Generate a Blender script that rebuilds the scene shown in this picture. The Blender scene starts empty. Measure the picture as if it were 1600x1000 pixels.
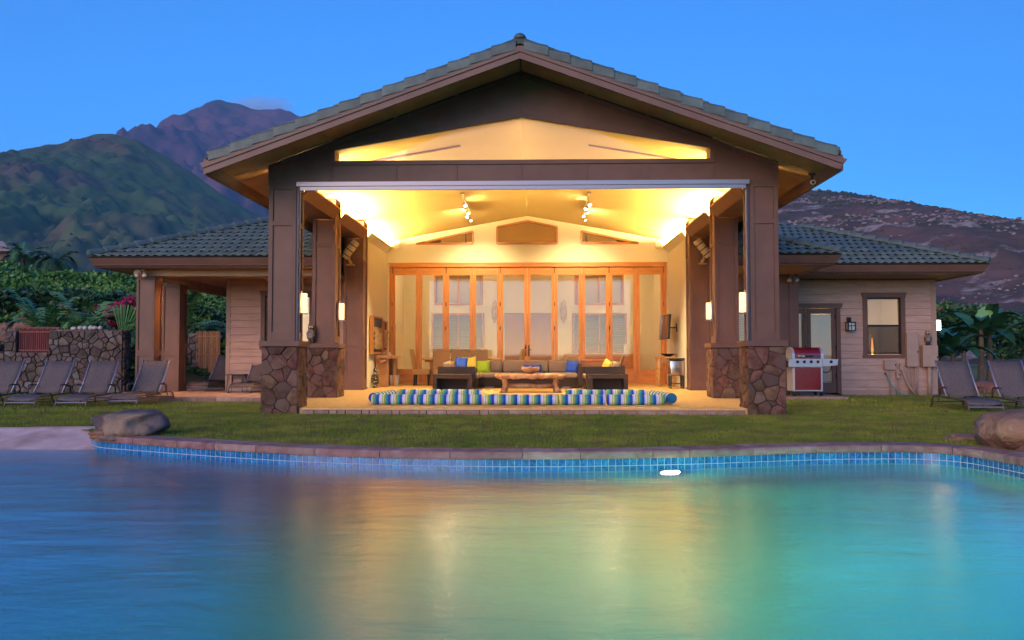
import bpy, bmesh, math, random
import numpy as np
from mathutils import Vector, Matrix, noise as mnoise
R = math.radians
random.seed(7)
SC = bpy.context.scene
COL = SC.collection

# ---------------------------------------------------------------- camera
cam_data = bpy.data.cameras.new('camera')
cam = bpy.data.objects.new('camera', cam_data)
COL.objects.link(cam)
cam.location = (0.233, 0.0, 0.943)
cam.rotation_euler = (R(90) + math.atan(55 / 1320), 0, math.atan(38 / 1320))
cam_data.sensor_width = 36
cam_data.lens = 36 * 1320 / 1600
cam_data.clip_start = 0.05
cam_data.clip_end = 20000
SC.camera = cam

# ---------------------------------------------------------------- sky and afterglow
world = bpy.data.worlds.new('World')
SC.world = world
world.use_nodes = True
wn = world.node_tree
sky = wn.nodes.new('ShaderNodeTexSky')
sky.sky_type = 'NISHITA'
sky.sun_disc = False
sky.sun_elevation = R(8)
sky.sun_rotation = R(180)
sky.altitude = 0
sky.air_density = 1.0
sky.dust_density = 0.2
sky.ozone_density = 7.3
wn.links.new(sky.outputs[0], wn.nodes['Background'].inputs[0])
wn.nodes['Background'].inputs[1].default_value = 0.175
sun_data = bpy.data.lights.new('sun', 'SUN')
sun = bpy.data.objects.new('sun', sun_data)
COL.objects.link(sun)
sun_data.energy = 1.35
sun_data.angle = R(45)
sun_data.color = (1.0, 0.66, 0.50)
sun.rotation_euler = (R(90 - 15), 0, R(-32))          # the glow comes from low behind the camera
SC.view_settings.view_transform = 'Standard'
SC.view_settings.look = 'None'
SC.view_settings.gamma = 1
SC.view_settings.exposure = 1.0
SC.view_settings.use_curve_mapping = False
SC.render.engine = 'CYCLES'
cy = SC.cycles
cy.use_denoising = True
cy.max_bounces = 10
cy.diffuse_bounces = 4
cy.glossy_bounces = 4
cy.transmission_bounces = 8
cy.transparent_max_bounces = 16
cy.sample_clamp_indirect = 6
cy.volume_bounces = 3
cy.caustics_reflective = False
cy.caustics_refractive = True

# ---------------------------------------------------------------- materials
def _mat(name):
    m = bpy.data.materials.new(name)
    m.use_nodes = True
    return m, m.node_tree.nodes, m.node_tree.links, m.node_tree.nodes['Principled BSDF']

def M(name, c, rough=.6, c2=None, ns=6., nd=5., bump=0., bs=None, metal=0., spec=.4, vary=0., hue=0., stretch=(1, 1, 1),
      lo=.35, hi=.65, c3=None, n3=1.5, bdist=.02):
    m, N, L, b = _mat(name)
    b.inputs['Roughness'].default_value = rough
    b.inputs['Metallic'].default_value = metal
    b.inputs['Specular IOR Level'].default_value = spec
    tc = N.new('ShaderNodeTexCoord')
    mp = N.new('ShaderNodeMapping')
    mp.inputs['Scale'].default_value = stretch
    L.new(tc.outputs['Object'], mp.inputs['Vector'])
    vec = mp.outputs[0]
    oi = N.new('ShaderNodeObjectInfo')
    if vary:
        ad = N.new('ShaderNodeVectorMath'); ad.operation = 'ADD'
        L.new(mp.outputs[0], ad.inputs[0])
        sc = N.new('ShaderNodeMath'); sc.operation = 'MULTIPLY'; sc.inputs[1].default_value = 40
        L.new(oi.outputs['Random'], sc.inputs[0])
        cb = N.new('ShaderNodeCombineXYZ')
        for k in range(3): L.new(sc.outputs[0], cb.inputs[k])
        L.new(cb.outputs[0], ad.inputs[1])
        vec = ad.outputs[0]
    nz = N.new('ShaderNodeTexNoise')
    nz.inputs['Scale'].default_value = ns
    nz.inputs['Detail'].default_value = nd
    L.new(vec, nz.inputs['Vector'])
    rp = N.new('ShaderNodeValToRGB')
    rp.color_ramp.elements[0].position = lo
    rp.color_ramp.elements[1].position = hi
    rp.color_ramp.elements[0].color = (*c, 1)
    rp.color_ramp.elements[1].color = (*(c2 or c), 1)
    L.new(nz.outputs[0], rp.inputs[0])
    out = rp.outputs[0]
    if c3:
        n3n = N.new('ShaderNodeTexNoise'); n3n.inputs['Scale'].default_value = n3; n3n.inputs['Detail'].default_value = 6
        L.new(vec, n3n.inputs['Vector'])
        r3 = N.new('ShaderNodeValToRGB'); r3.color_ramp.elements[0].position = .5; r3.color_ramp.elements[1].position = .62
        L.new(n3n.outputs[0], r3.inputs[0])
        mx = N.new('ShaderNodeMixRGB'); mx.inputs[2].default_value = (*c3, 1)
        L.new(r3.outputs[0], mx.inputs[0]); L.new(out, mx.inputs[1])
        out = mx.outputs[0]
    if vary or hue:
        hs = N.new('ShaderNodeHueSaturation')
        mr = N.new('ShaderNodeMapRange')
        mr.inputs['To Min'].default_value = 1 - vary; mr.inputs['To Max'].default_value = 1 + vary
        L.new(oi.outputs['Random'], mr.inputs[0]); L.new(mr.outputs[0], hs.inputs['Value'])
        if hue:
            ml = N.new('ShaderNodeMath'); ml.operation = 'MULTIPLY'; ml.inputs[1].default_value = 7.31
            fr = N.new('ShaderNodeMath'); fr.operation = 'FRACT'
            L.new(oi.outputs['Random'], ml.inputs[0]); L.new(ml.outputs[0], fr.inputs[0])
            m2 = N.new('ShaderNodeMapRange')
            m2.inputs['To Min'].default_value = .5 - hue; m2.inputs['To Max'].default_value = .5 + hue
            L.new(fr.outputs[0], m2.inputs[0]); L.new(m2.outputs[0], hs.inputs['Hue'])
        L.new(out, hs.inputs['Color'])
        out = hs.outputs[0]
    L.new(out, b.inputs['Base Color'])
    if bump:
        n2 = N.new('ShaderNodeTexNoise'); n2.inputs['Scale'].default_value = bs or ns * 4; n2.inputs['Detail'].default_value = 6
        L.new(vec, n2.inputs['Vector'])
        bp = N.new('ShaderNodeBump'); bp.inputs['Strength'].default_value = bump; bp.inputs['Distance'].default_value = bdist
        L.new(n2.outputs[0], bp.inputs['Height']); L.new(bp.outputs[0], b.inputs['Normal'])
    return m

def E(name, c, s):
    m, N, L, b = _mat(name)
    b.inputs['Base Color'].default_value = (*c, 1)
    b.inputs['Emission Color'].default_value = (*c, 1)
    b.inputs['Emission Strength'].default_value = s
    return m

def glass_mat(name, tint=(1, 1, 1), ior=1.5, rough=0.02, boost=1.0):
    """thin window glass: clear, with Fresnel reflection"""
    m = bpy.data.materials.new(name); m.use_nodes = True
    N, L = m.node_tree.nodes, m.node_tree.links
    N.remove(N['Principled BSDF'])
    t = N.new('ShaderNodeBsdfTransparent'); t.inputs[0].default_value = (*tint, 1)
    g = N.new('ShaderNodeBsdfGlossy'); g.inputs['Roughness'].default_value = rough
    f = N.new('ShaderNodeFresnel'); f.inputs[0].default_value = ior
    x = N.new('ShaderNodeMixShader')
    ml = N.new('ShaderNodeMath'); ml.operation = 'MULTIPLY'; ml.inputs[1].default_value = boost; ml.use_clamp = True
    L.new(f.outputs[0], ml.inputs[0]); L.new(ml.outputs[0], x.inputs[0]); L.new(t.outputs[0], x.inputs[1]); L.new(g.outputs[0], x.inputs[2])
    L.new(x.outputs[0], N['Material Output'].inputs[0])
    return m

def stripe_mat(name, cols, period, axis='X', rough=.8):
    """woven stripes printed on cloth: constant ramp repeated along one local axis"""
    m, N, L, b = _mat(name)
    b.inputs['Roughness'].default_value = rough
    b.inputs['Specular IOR Level'].default_value = .15
    tc = N.new('ShaderNodeTexCoord'); sp = N.new('ShaderNodeSeparateXYZ')
    L.new(tc.outputs['Object'], sp.inputs[0])
    dv = N.new('ShaderNodeMath'); dv.operation = 'DIVIDE'; dv.inputs[1].default_value = period
    L.new(sp.outputs[axis], dv.inputs[0])
    ad = N.new('ShaderNodeMath'); ad.operation = 'ADD'; ad.inputs[1].default_value = 50
    L.new(dv.outputs[0], ad.inputs[0])
    fr = N.new('ShaderNodeMath'); fr.operation = 'FRACT'
    L.new(ad.outputs[0], fr.inputs[0])
    rp = N.new('ShaderNodeValToRGB'); rp.color_ramp.interpolation = 'CONSTANT'
    el = rp.color_ramp.elements
    el[0].position = 0; el[0].color = (*cols[0][1], 1)
    el[1].position = cols[1][0]; el[1].color = (*cols[1][1], 1)
    for p, c in cols[2:]:
        e = el.new(p); e.color = (*c, 1)
    L.new(fr.outputs[0], rp.inputs[0]); L.new(rp.outputs[0], b.inputs['Base Color'])
    return m

MT = {}
MT['taupe'] = M('taupe_paint', (.124, .059, .038), .55, (.150, .072, .047), ns=3, bump=.06, bs=60)
MT['panel'] = M('taupe_panel_paint', (.130, .061, .039), .5, (.160, .076, .050), ns=2.5, bump=.05, bs=80)
MT['fascia'] = M('fascia_paint', (.155, .084, .062), .5, (.19, .103, .077), ns=2, bump=.05, bs=50)
MT['soffit'] = M('soffit_board', (.33, .19, .085), .55, (.41, .24, .115), ns=3, stretch=(1, 1, 1), bump=.05)
MT['siding'] = M('siding_paint', (.41, .255, .19), .6, (.49, .315, .24), ns=4, stretch=(.6, 1, 5), bump=.12, bs=25, vary=.05)
MT['corner'] = M('corner_board_paint', (.34, .222, .165), .6, (.38, .25, .185), ns=4)
MT['tile'] = M('roof_tile_concrete', (.070, .100, .088), .5, (.115, .150, .128), ns=5, vary=.16, hue=.012, bump=.25, bs=60, spec=.5)
MT['roofbase'] = M('roof_underlay', (.07, .085, .08), .8)
MT['mortar'] = M('dark_mortar', (.04, .026, .02), .9, (.06, .04, .032), ns=20)
MT['stone'] = M('lava_stone', (.078, .032, .019), .85, (.165, .082, .052), ns=7, nd=8, bump=.8, bs=35, vary=.32, hue=.02, c3=(.125, .078, .058), n3=2.2)
MT['edgestone'] = M('edge_stone', (.28, .155, .13), .8, (.38, .235, .20), ns=9, bump=.5, bs=40, vary=.2, hue=.012)
MT['wallstone'] = M('garden_wall_stone', (.06, .042, .036), .85, (.14, .095, .072), ns=6, nd=8, bump=.8, bs=30, vary=.4, hue=.025, c3=(.13, .12, .115), n3=2)
MT['floor'] = M('floor_stone_tile', (.56, .34, .11), .55, (.70, .47, .19), ns=9, nd=8, bump=.1, bs=30, c3=(.64, .39, .125), n3=1.2)
MT['slab'] = M('slab_concrete', (.35, .21, .16), .75, (.46, .29, .22), ns=6, nd=8, bump=.2)
MT['coping'] = M('coping_concrete', (.20, .105, .098), .75, (.32, .19, .175), ns=7, nd=9, bump=.5, bs=45, vary=.12, hue=.01, c3=(.36, .24, .22), n3=2.5)
MT['beach'] = M('beach_plaster', (.58, .38, .34), .7, (.70, .50, .45), ns=4, nd=9, bump=.3, bs=40, c3=(.44, .26, .22), n3=1.3)
MT['pooltile'] = M('pool_tile_glaze', (.008, .10, .30), .15, (.03, .24, .52), ns=35, nd=4, vary=.22, hue=.012, spec=.5)
MT['grout'] = M('tile_grout', (.42, .5, .58), .8)
MT['plaster'] = M('pool_plaster', (.025, .32, .44), .7, (.035, .37, .50), ns=1.5)
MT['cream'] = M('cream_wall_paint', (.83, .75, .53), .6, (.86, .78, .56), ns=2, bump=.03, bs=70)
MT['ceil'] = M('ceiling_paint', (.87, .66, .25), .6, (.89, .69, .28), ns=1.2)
MT['fir'] = M('fir_wood', (.50, .175, .035), .4, (.66, .27, .065), ns=6, stretch=(3, 3, .35), bump=.06, vary=.06, spec=.5)
MT['firh'] = M('fir_wood_rail', (.52, .185, .038), .4, (.66, .28, .068), ns=6, stretch=(.35, 3, 3), bump=.06, spec=.5)
MT['iron'] = M('dark_iron', (.025, .02, .018), .4, metal=.6)
MT['alu'] = M('anodised_aluminium', (.30, .275, .30), .38, metal=.7)
MT['alud'] = M('dark_track', (.05, .045, .06), .4, metal=.4)
MT['glass'] = glass_mat('window_glass', boost=1.0)
MT['doorglass'] = glass_mat('door_glass', tint=(.93, .94, .92), boost=1.4, rough=.03)
MT['bronze'] = M('lounger_frame_metal', (.13, .10, .09), .45, metal=.5)
MT['rail'] = M('lounger_side_rail', (.26, .25, .32), .4, metal=.4)
MT['sling'] = M('lounger_sling_mesh', (.085, .066, .066), .75, (.14, .11, .105), ns=60, stretch=(1, .15, 1), bump=.25, bs=160, vary=.06)
MT['rattan'] = M('dark_rattan', (.022, .013, .012), .5, (.045, .026, .022), ns=70, bump=.6, bs=120)
MT['taupecloth'] = M('taupe_cushion', (.30, .22, .14), .85, (.34, .25, .16), ns=30, bump=.15, bs=160)
MT['blue'] = M('blue_pillow_cloth', (.025, .10, .62), .8, (.035, .13, .70), ns=20, vary=.15)
MT['lime'] = M('lime_pillow_cloth', (.36, .55, .02), .8, (.42, .62, .03), ns=20)
MT['yellow'] = M('yellow_pillow_cloth', (.85, .58, .06), .8, (.9, .65, .1), ns=20)
MT['root'] = M('root_wood', (.40, .21, .09), .6, (.62, .38, .19), ns=9, nd=8, bump=.6, bs=25, c3=(.30, .14, .06), n3=3)
MT['log'] = M('log_wood', (.50, .25, .08), .5, (.66, .38, .14), ns=8, stretch=(1, 1, .3), bump=.3)
MT['wicker'] = M('tan_wicker', (.42, .23, .08), .7, (.60, .36, .15), ns=60, bump=.7, bs=110)
MT['marble'] = M('honey_stone', (.45, .20, .07), .3, (.62, .33, .14), ns=4, nd=9)
MT['steel'] = M('stainless_steel', (.62, .58, .55), .22, metal=1)
MT['black'] = M('black_plastic', (.015, .015, .016), .45)
MT['white'] = M('white_plastic', (.75, .70, .62), .4)
MT['redenamel'] = M('red_enamel', (.20, .004, .010), .22, (.23, .005, .012), spec=.6)
MT['steelp'] = M('painted_steel', (.52, .50, .52), .35, metal=.35)
MT['conduit'] = M('wall_colour_metal', (.36, .235, .175), .5, (.40, .27, .20), ns=5)
MT['hose'] = M('green_hose', (.02, .28, .2), .4)
MT['owl'] = M('owl_brown', (.06, .045, .04), .7, (.22, .17, .14), ns=14, lo=.4, hi=.6, bump=.5)
MT['owlpale'] = M('owl_breast', (.32, .27, .23), .7, (.12, .09, .075), ns=26, lo=.45, hi=.55)
MT['carved'] = M('carved_wood', (.42, .25, .11), .6, (.62, .42, .22), ns=10, bump=.5)
MT['blind'] = M('blind_slat', (.62, .55, .46), .5)
MT['curtain'] = M('sheer_curtain', (.68, .66, .70), .8)
MT['darkroom'] = M('dim_wall', (.30, .22, .15), .8)
MT['reed'] = M('reed_screen', (.24, .115, .06), .8, (.36, .19, .10), ns=12, stretch=(6, 6, .5), vary=.2, bump=.3)
MT['redgate'] = M('red_bamboo', (.13, .025, .022), .6, (.19, .045, .035), ns=9, stretch=(4, 4, .5), vary=.2)
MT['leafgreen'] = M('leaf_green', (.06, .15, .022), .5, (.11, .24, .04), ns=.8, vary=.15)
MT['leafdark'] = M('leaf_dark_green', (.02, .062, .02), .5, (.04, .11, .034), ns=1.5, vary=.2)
MT['palmleaf'] = M('palm_leaf', (.035, .10, .038), .45, (.065, .165, .06), ns=1.5, vary=.2)
MT['palmnear'] = M('feather_palm_leaf', (.065, .17, .05), .45, (.12, .27, .08), ns=1.5, vary=.2)
MT['banana'] = M('banana_leaf', (.02, .09, .035), .4, (.045, .16, .06), ns=2, vary=.3, stretch=(1, 1, 1))
MT['bananabright'] = M('young_banana_leaf', (.16, .36, .12), .45, (.20, .42, .15), ns=5)
MT['bract'] = M('bougainvillea_bract', (.33, .012, .07), .6, (.48, .025, .12), ns=4)
MT['bark'] = M('bark', (.10, .065, .045), .9, (.19, .13, .09), ns=10, bump=.7)
MT['boulder'] = M('boulder_rock', (.105, .085, .082), .8, (.20, .165, .155), ns=4, nd=9, bump=.9, bs=14, c3=(.26, .17, .115), n3=1.1)
MT['rustrock'] = M('rust_rock', (.20, .095, .05), .8, (.34, .20, .125), ns=3, nd=9, bump=.9, bs=12, c3=(.17, .13, .12), n3=2.2, bdist=.06)
MT['redrock'] = M('red_rock', (.12, .05, .036), .85, (.24, .125, .09), ns=5, nd=9, bump=.9, bs=9, vary=.35, hue=.02, bdist=.07, c3=(.16, .13, .12))
MT['palerock'] = M('pale_pebble', (.42, .36, .30), .8, (.55, .48, .42), ns=6)

# ---------------------------------------------------------------- mesh helpers
class MB:
    def __init__(s):
        s.v = []; s.f = []
    def add(s, V, F):
        n = len(s.v)
        s.v += [tuple(p) for p in V]
        s.f += [tuple(i + n for i in q) for q in F]
        return s
    def box(s, x0, x1, y0, y1, z0, z1, T=None):
        V = [Vector((x, y, z)) for z in (z0, z1) for y in (y0, y1) for x in (x0, x1)]
        if T is not None: V = [T @ p for p in V]
        return s.add(V, [(0, 2, 3, 1), (4, 5, 7, 6), (0, 1, 5, 4), (2, 6, 7, 3), (0, 4, 6, 2), (1, 3, 7, 5)])
    def prism(s, poly, axis, a, b):
        """poly: list of 2-D points, extruded along an axis: 'x' (y,z), 'y' (x,z), 'z' (x,y)"""
        def P(p, t):
            return {'x': (t, p[0], p[1]), 'y': (p[0], t, p[1]), 'z': (p[0], p[1], t)}[axis]
        n = len(poly)
        V = [P(p, a) for p in poly] + [P(p, b) for p in poly]
        F = [tuple(range(n)), tuple(range(2 * n - 1, n - 1, -1))] + [(i, i + n, (i + 1) % n + n, (i + 1) % n) for i in range(n)]
        return s.add(V, F)
    def tube(s, pts, r, n=8, cap=True):
        pts = [Vector(p) for p in pts]
        rs = r if isinstance(r, (list, tuple)) else [r] * len(pts)
        V = []; F = []
        up = None
        for i, p in enumerate(pts):
            d = (pts[min(i + 1, len(pts) - 1)] - pts[max(i - 1, 0)]).normalized()
            if up is None:
                up = Vector((0, 0, 1)) if abs(d.z) < .9 else Vector((1, 0, 0))
            a = d.cross(up).normalized(); b = a.cross(d).normalized(); up = b
            for k in range(n):
                t = 2 * math.pi * k / n
                V.append(p + (a * math.cos(t) + b * math.sin(t)) * rs[i])
        for i in range(len(pts) - 1):
            for k in range(n):
                F.append((i * n + k, i * n + (k + 1) % n, (i + 1) * n + (k + 1) % n, (i + 1) * n + k))
        if cap:
            F.append(tuple(range(n))[::-1]); F.append(tuple(range((len(pts) - 1) * n, len(pts) * n)))
        return s.add(V, F)
    def lathe(s, prof, c=(0, 0, 0), n=16, sx=1, sy=1):
        V = []; F = []
        for r, z in prof:
            for k in range(n):
                t = 2 * math.pi * k / n
                V.append((c[0] + r * math.cos(t) * sx, c[1] + r * math.sin(t) * sy, c[2] + z))
        for i in range(len(prof) - 1):
            for k in range(n):
                F.append((i * n + k, i * n + (k + 1) % n, (i + 1) * n + (k + 1) % n, (i + 1) * n + k))
        F.append(tuple(range(n))[::-1]); F.append(tuple(range((len(prof) - 1) * n, len(prof) * n)))
        return s.add(V, F)
    def bar(s, p, q, w, h, up=(0, 0, 1)):
        """square bar from p to q, w wide and h high"""
        p = Vector(p); q = Vector(q); d = (q - p).normalized(); u = Vector(up)
        a = d.cross(u).normalized(); b = a.cross(d).normalized()
        V = [e + a * (w / 2 * i) + b * (h / 2 * j) for e in (p, q) for i, j in ((-1, -1), (1, -1), (1, 1), (-1, 1))]
        return s.add(V, [(0, 1, 2, 3), (7, 6, 5, 4), (0, 4, 5, 1), (1, 5, 6, 2), (2, 6, 7, 3), (3, 7, 4, 0)])
    def mesh(s, name, mat, smooth=False):
        me = bpy.data.meshes.new(name)
        me.from_pydata(s.v, [], s.f)
        bm = bmesh.new(); bm.from_mesh(me)
        bmesh.ops.recalc_face_normals(bm, faces=bm.faces)
        bm.to_mesh(me); bm.free()
        if smooth:
            me.polygons.foreach_set('use_smooth', [True] * len(me.polygons))
        me.materials.append(MT[mat] if isinstance(mat, str) else mat)
        return me
    def build(s, name, mat, parent=None, smooth=False, bevel=0, loc=None, rot=None, seg=2, sub=0):
        o = link(name, s.mesh(name, mat, smooth), parent, loc, rot)
        if bevel:
            b = o.modifiers.new('edge', 'BEVEL'); b.width = bevel; b.segments = seg; b.limit_method = 'ANGLE'; b.angle_limit = R(40)
        if sub:
            d = o.modifiers.new('round', 'SUBSURF'); d.levels = sub; d.render_levels = sub
        return o

def link(name, me, parent=None, loc=None, rot=None):
    o = bpy.data.objects.new(name, me)
    COL.objects.link(o)
    if parent is not None: o.parent = parent
    if loc is not None: o.location = loc
    if rot is not None: o.rotation_euler = rot
    return o

def tag(o, label=None, cat=None, group=None, kind=None):
    if label: o['label'] = label
    if cat: o['category'] = cat
    if group: o['group'] = group
    if kind: o['kind'] = kind
    return o

def thing(name, label, cat, loc=(0, 0, 0), rz=0, group=None):
    o = bpy.data.objects.new(name, None)
    COL.objects.link(o)
    o.location = loc; o.rotation_euler = (0, 0, rz); o.empty_display_size = .1
    return tag(o, label, cat, group)

KIDS = None
def dup(root, loc=None, rz=None, label=None, parent=None, scale=None):
    c = root.copy(); COL.objects.link(c)
    if parent is not None: c.parent = parent
    if loc is not None: c.location = loc
    if rz is not None: c.rotation_euler = (0, 0, rz)
    if scale is not None: c.scale = scale
    if label: c['label'] = label
    for ch in [o for o in root.children]:
        dup(ch, parent=c)
    return c

def wall_boxes(x0, x1, z0, z1, holes):
    """rectangles of a wall x0..x1, z0..z1 left after cutting rectangular holes (hx0,hx1,hz0,hz1)"""
    xs = sorted({x0, x1, *[min(max(h[k], x0), x1) for h in holes for k in (0, 1)]})
    out = []
    for a, b in zip(xs, xs[1:]):
        if b - a < 1e-6: continue
        m = (a + b) / 2; z = z0
        for h in sorted([h for h in holes if h[0] < m < h[1]], key=lambda h: h[2]):
            if h[2] > z: out.append((a, b, z, min(h[2], z1)))
            z = max(z, h[3])
        if z < z1: out.append((a, b, z, z1))
    return out

def voronoi(w, h, n, seed, gap=.008, stretch=1.0, jitter=.5):
    """irregular polygon cells that tile a w x h rectangle, like fitted stones"""
    rnd = random.Random(seed)
    ny = max(1, round(math.sqrt(n * h / w) * stretch)); nx = max(1, round(n / ny))
    S = []
    for j in range(ny):
        for i in range(nx):
            S.append(((i + .5 + (j % 2 - .5) * .5 + rnd.uniform(-jitter, jitter)) * w / nx, (j + .5 + rnd.uniform(-jitter, jitter)) * h / ny))
    area = w * h / len(S); Wt = [rnd.choice((-.5, -.25, 0, .1, .35, .55)) * area * .8 for _ in S]
    cells = []
    for a, p in enumerate(S):
        poly = [(0, 0), (w, 0), (w, h), (0, h)]
        for b, q in enumerate(S):
            if a == b: continue
            nx_, ny_ = q[0] - p[0], q[1] - p[1]
            tt = .5 + (Wt[a] - Wt[b]) / (2 * (nx_ * nx_ + ny_ * ny_) + 1e-9)
            mx, my = p[0] + nx_ * tt, p[1] + ny_ * tt
            if nx_ * nx_ + ny_ * ny_ > 9 * (w * h / len(S)): continue
            new = []
            for k in range(len(poly)):
                c, d = poly[k], poly[(k + 1) % len(poly)]
                dc = (c[0] - mx) * nx_ + (c[1] - my) * ny_; dd = (d[0] - mx) * nx_ + (d[1] - my) * ny_
                if dc <= 0: new.append(c)
                if dc * dd < 0:
                    t = dc / (dc - dd); new.append((c[0] + (d[0] - c[0]) * t, c[1] + (d[1] - c[1]) * t))
            poly = new
            if len(poly) < 3: break
        if len(poly) < 3: continue
        cx = sum(c[0] for c in poly) / len(poly); cyy = sum(c[1] for c in poly) / len(poly)
        rr = min(math.hypot(c[0] - cx, c[1] - cyy) for c in poly)
        if rr < gap * 2: continue
        sh = 1 - gap / max(rr, .001)
        # soften corners
        P = [(cx + (c[0] - cx) * sh, cyy + (c[1] - cyy) * sh) for c in poly]
        Q = []
        for k in range(len(P)):
            a_, b_ = P[k], P[(k + 1) % len(P)]
            Q += [(a_[0] * .87 + b_[0] * .13, a_[1] * .87 + b_[1] * .13), (a_[0] * .13 + b_[0] * .87, a_[1] * .13 + b_[1] * .87)]
        cells.append((cx, cyy, Q))
    return cells

def stone_face(parent, name, mat, origin, ux, uz, out, w, h, n, seed, depth=.035, gap=.008, joined=False, stretch=1.0):
    """cover one face with fitted stones: each its own object unless joined"""
    o, ux, uz, out = Vector(origin), Vector(ux), Vector(uz), Vector(out)
    rnd = random.Random(seed + 99)
    J = MB()
    for cx, cz, Q in voronoi(w, h, n, seed, gap, stretch):
        d = depth * rnd.uniform(.7, 1.25); tx, tz = rnd.uniform(-.12, .12), rnd.uniform(-.12, .12)
        m = len(Q); V = []
        c3 = o + ux * cx + uz * cz
        for sc, dd in ((1, -.02), (1, d * .55), (.89, d * .95)):
            for x, z in Q:
                lx, lz = (x - cx) * sc, (z - cz) * sc
                V.append(ux * lx + uz * lz + out * (dd + (tx * lx + tz * lz if dd > 0 else 0) + (rnd.uniform(-.15, .15) * d if dd > 0 else 0)))
        V.append(out * d * 1.05)
        F = []
        for r_ in range(2):
            for k in range(m):
                F.append((r_ * m + k, r_ * m + (k + 1) % m, (r_ + 1) * m + (k + 1) % m, (r_ + 1) * m + k))
        for k in range(m): F.append((2 * m + k, 2 * m + (k + 1) % m, 3 * m))
        if joined: J.add([v + c3 for v in V], F)
        else: MB().add(V, F).build(name, mat, parent, smooth=False, loc=c3)
    if joined:
        ob = J.build(name, mat, parent); ob['kind'] = 'stuff'

def rock_mesh(name, mat, sx, sy, sz, seed, sub=3, amp=.22, freq=1.3, flat=.0):
    bm = bmesh.new()
    bmesh.ops.create_icosphere(bm, subdivisions=sub, radius=1)
    off = Vector((seed * 3.7, seed * 1.3, seed * 7.1))
    for v in bm.verts:
        p = v.co.copy()
        k = 1 + amp * mnoise.fractal(p * freq + off, 1.0, 2.0, 5) + amp * .5 * mnoise.noise(p * freq * .6 + off)
        p *= k
        if flat and p.z > flat: p.z = flat + (p.z - flat) * .35
        v.co = Vector((p.x * sx, p.y * sy, p.z * sz))
    me = bpy.data.meshes.new(name); bm.to_mesh(me); bm.free()
    me.polygons.foreach_set('use_smooth', [True] * len(me.polygons))
    me.materials.append(MT[mat])
    return me

def np_mesh(name, V, F, mat, smooth=False):
    """fast mesh from numpy arrays: V (n,3), F (m,3) or (m,4)"""
    me = bpy.data.meshes.new(name)
    k = F.shape[1]
    me.vertices.add(len(V)); me.vertices.foreach_set('co', np.asarray(V, np.float32).ravel())
    me.loops.add(F.size); me.loops.foreach_set('vertex_index', np.asarray(F, np.int32).ravel())
    me.polygons.add(len(F)); me.polygons.foreach_set('loop_start', np.arange(0, F.size, k, dtype=np.int32))
    me.polygons.foreach_set('loop_total', np.full(len(F), k, np.int32))
    if smooth: me.polygons.foreach_set('use_smooth', np.ones(len(F), bool))
    me.update(calc_edges=True)
    me.materials.append(MT[mat] if isinstance(mat, str) else mat)
    return me

def vnoise(x, y, seed):
    xi = np.floor(x).astype(np.int64); yi = np.floor(y).astype(np.int64)
    xf = x - xi; yf = y - yi
    def h(a, b):
        n = (a * 374761393 + b * 668265263 + seed * 974711) & 0xffffffff
        n = ((n ^ (n >> 13)) * 1274126177) & 0xffffffff
        return ((n ^ (n >> 16)) & 0xffff) / 65535.0
    u = xf * xf * xf * (xf * (xf * 6 - 15) + 10); v = yf * yf * yf * (yf * (yf * 6 - 15) + 10)
    return (h(xi, yi) * (1 - u) + h(xi + 1, yi) * u) * (1 - v) + (h(xi, yi + 1) * (1 - u) + h(xi + 1, yi + 1) * u) * v

def fbm(x, y, seed, octv=6, gain=.5, ridged=False):
    a = 1.; t = 0.; s = np.zeros_like(x)
    for k in range(octv):
        n = vnoise(x * 2 ** k + k * 17.3, y * 2 ** k + k * 9.1, seed + k)
        if ridged: n = 1 - np.abs(2 * n - 1)
        s += a * n; t += a; a *= gain
    return s / t

def leaf_cloud(name, mat, P, size, seed, parent=None, aspect=.55, up=.4, loc=None):
    """many small leaf quads at points P (n,3)"""
    rg = np.random.default_rng(seed)
    n = len(P)
    d = rg.normal(size=(n, 3)); d[:, 2] = np.abs(d[:, 2]) * up + .1
    d /= np.linalg.norm(d, axis=1)[:, None]
    q = rg.normal(size=(n, 3)); a = np.cross(d, q); a /= np.linalg.norm(a, axis=1)[:, None] + 1e-9
    L = size * rg.uniform(.6, 1.4, (n, 1)); w = L * aspect * .5
    V = np.empty((n, 4, 3))
    V[:, 0] = P; V[:, 1] = P + d * L * .5 + a * w; V[:, 2] = P + d * L; V[:, 3] = P + d * L * .5 - a * w
    F = np.arange(n * 4).reshape(n, 4)
    return link(name, np_mesh(name, V.reshape(-1, 3), F, mat), parent, loc)
# ================================================================= LAND AND POOL
WATER_Z = -0.30
COPE_Z = -0.093
LAWN_Z = -0.115

def catmull(P, n):
    out = []
    P = [Vector(p) for p in P]
    for i in range(len(P) - 1):
        a = P[max(i - 1, 0)]; b = P[i]; c = P[i + 1]; d = P[min(i + 2, len(P) - 1)]
        for k in range(n):
            t = k / n
            out.append(.5 * (2 * b + (c - a) * t + (2 * a - 5 * b + 4 * c - d) * t * t + (3 * b - a - 3 * c + d) * t ** 3))
    out.append(P[-1])
    return out

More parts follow.
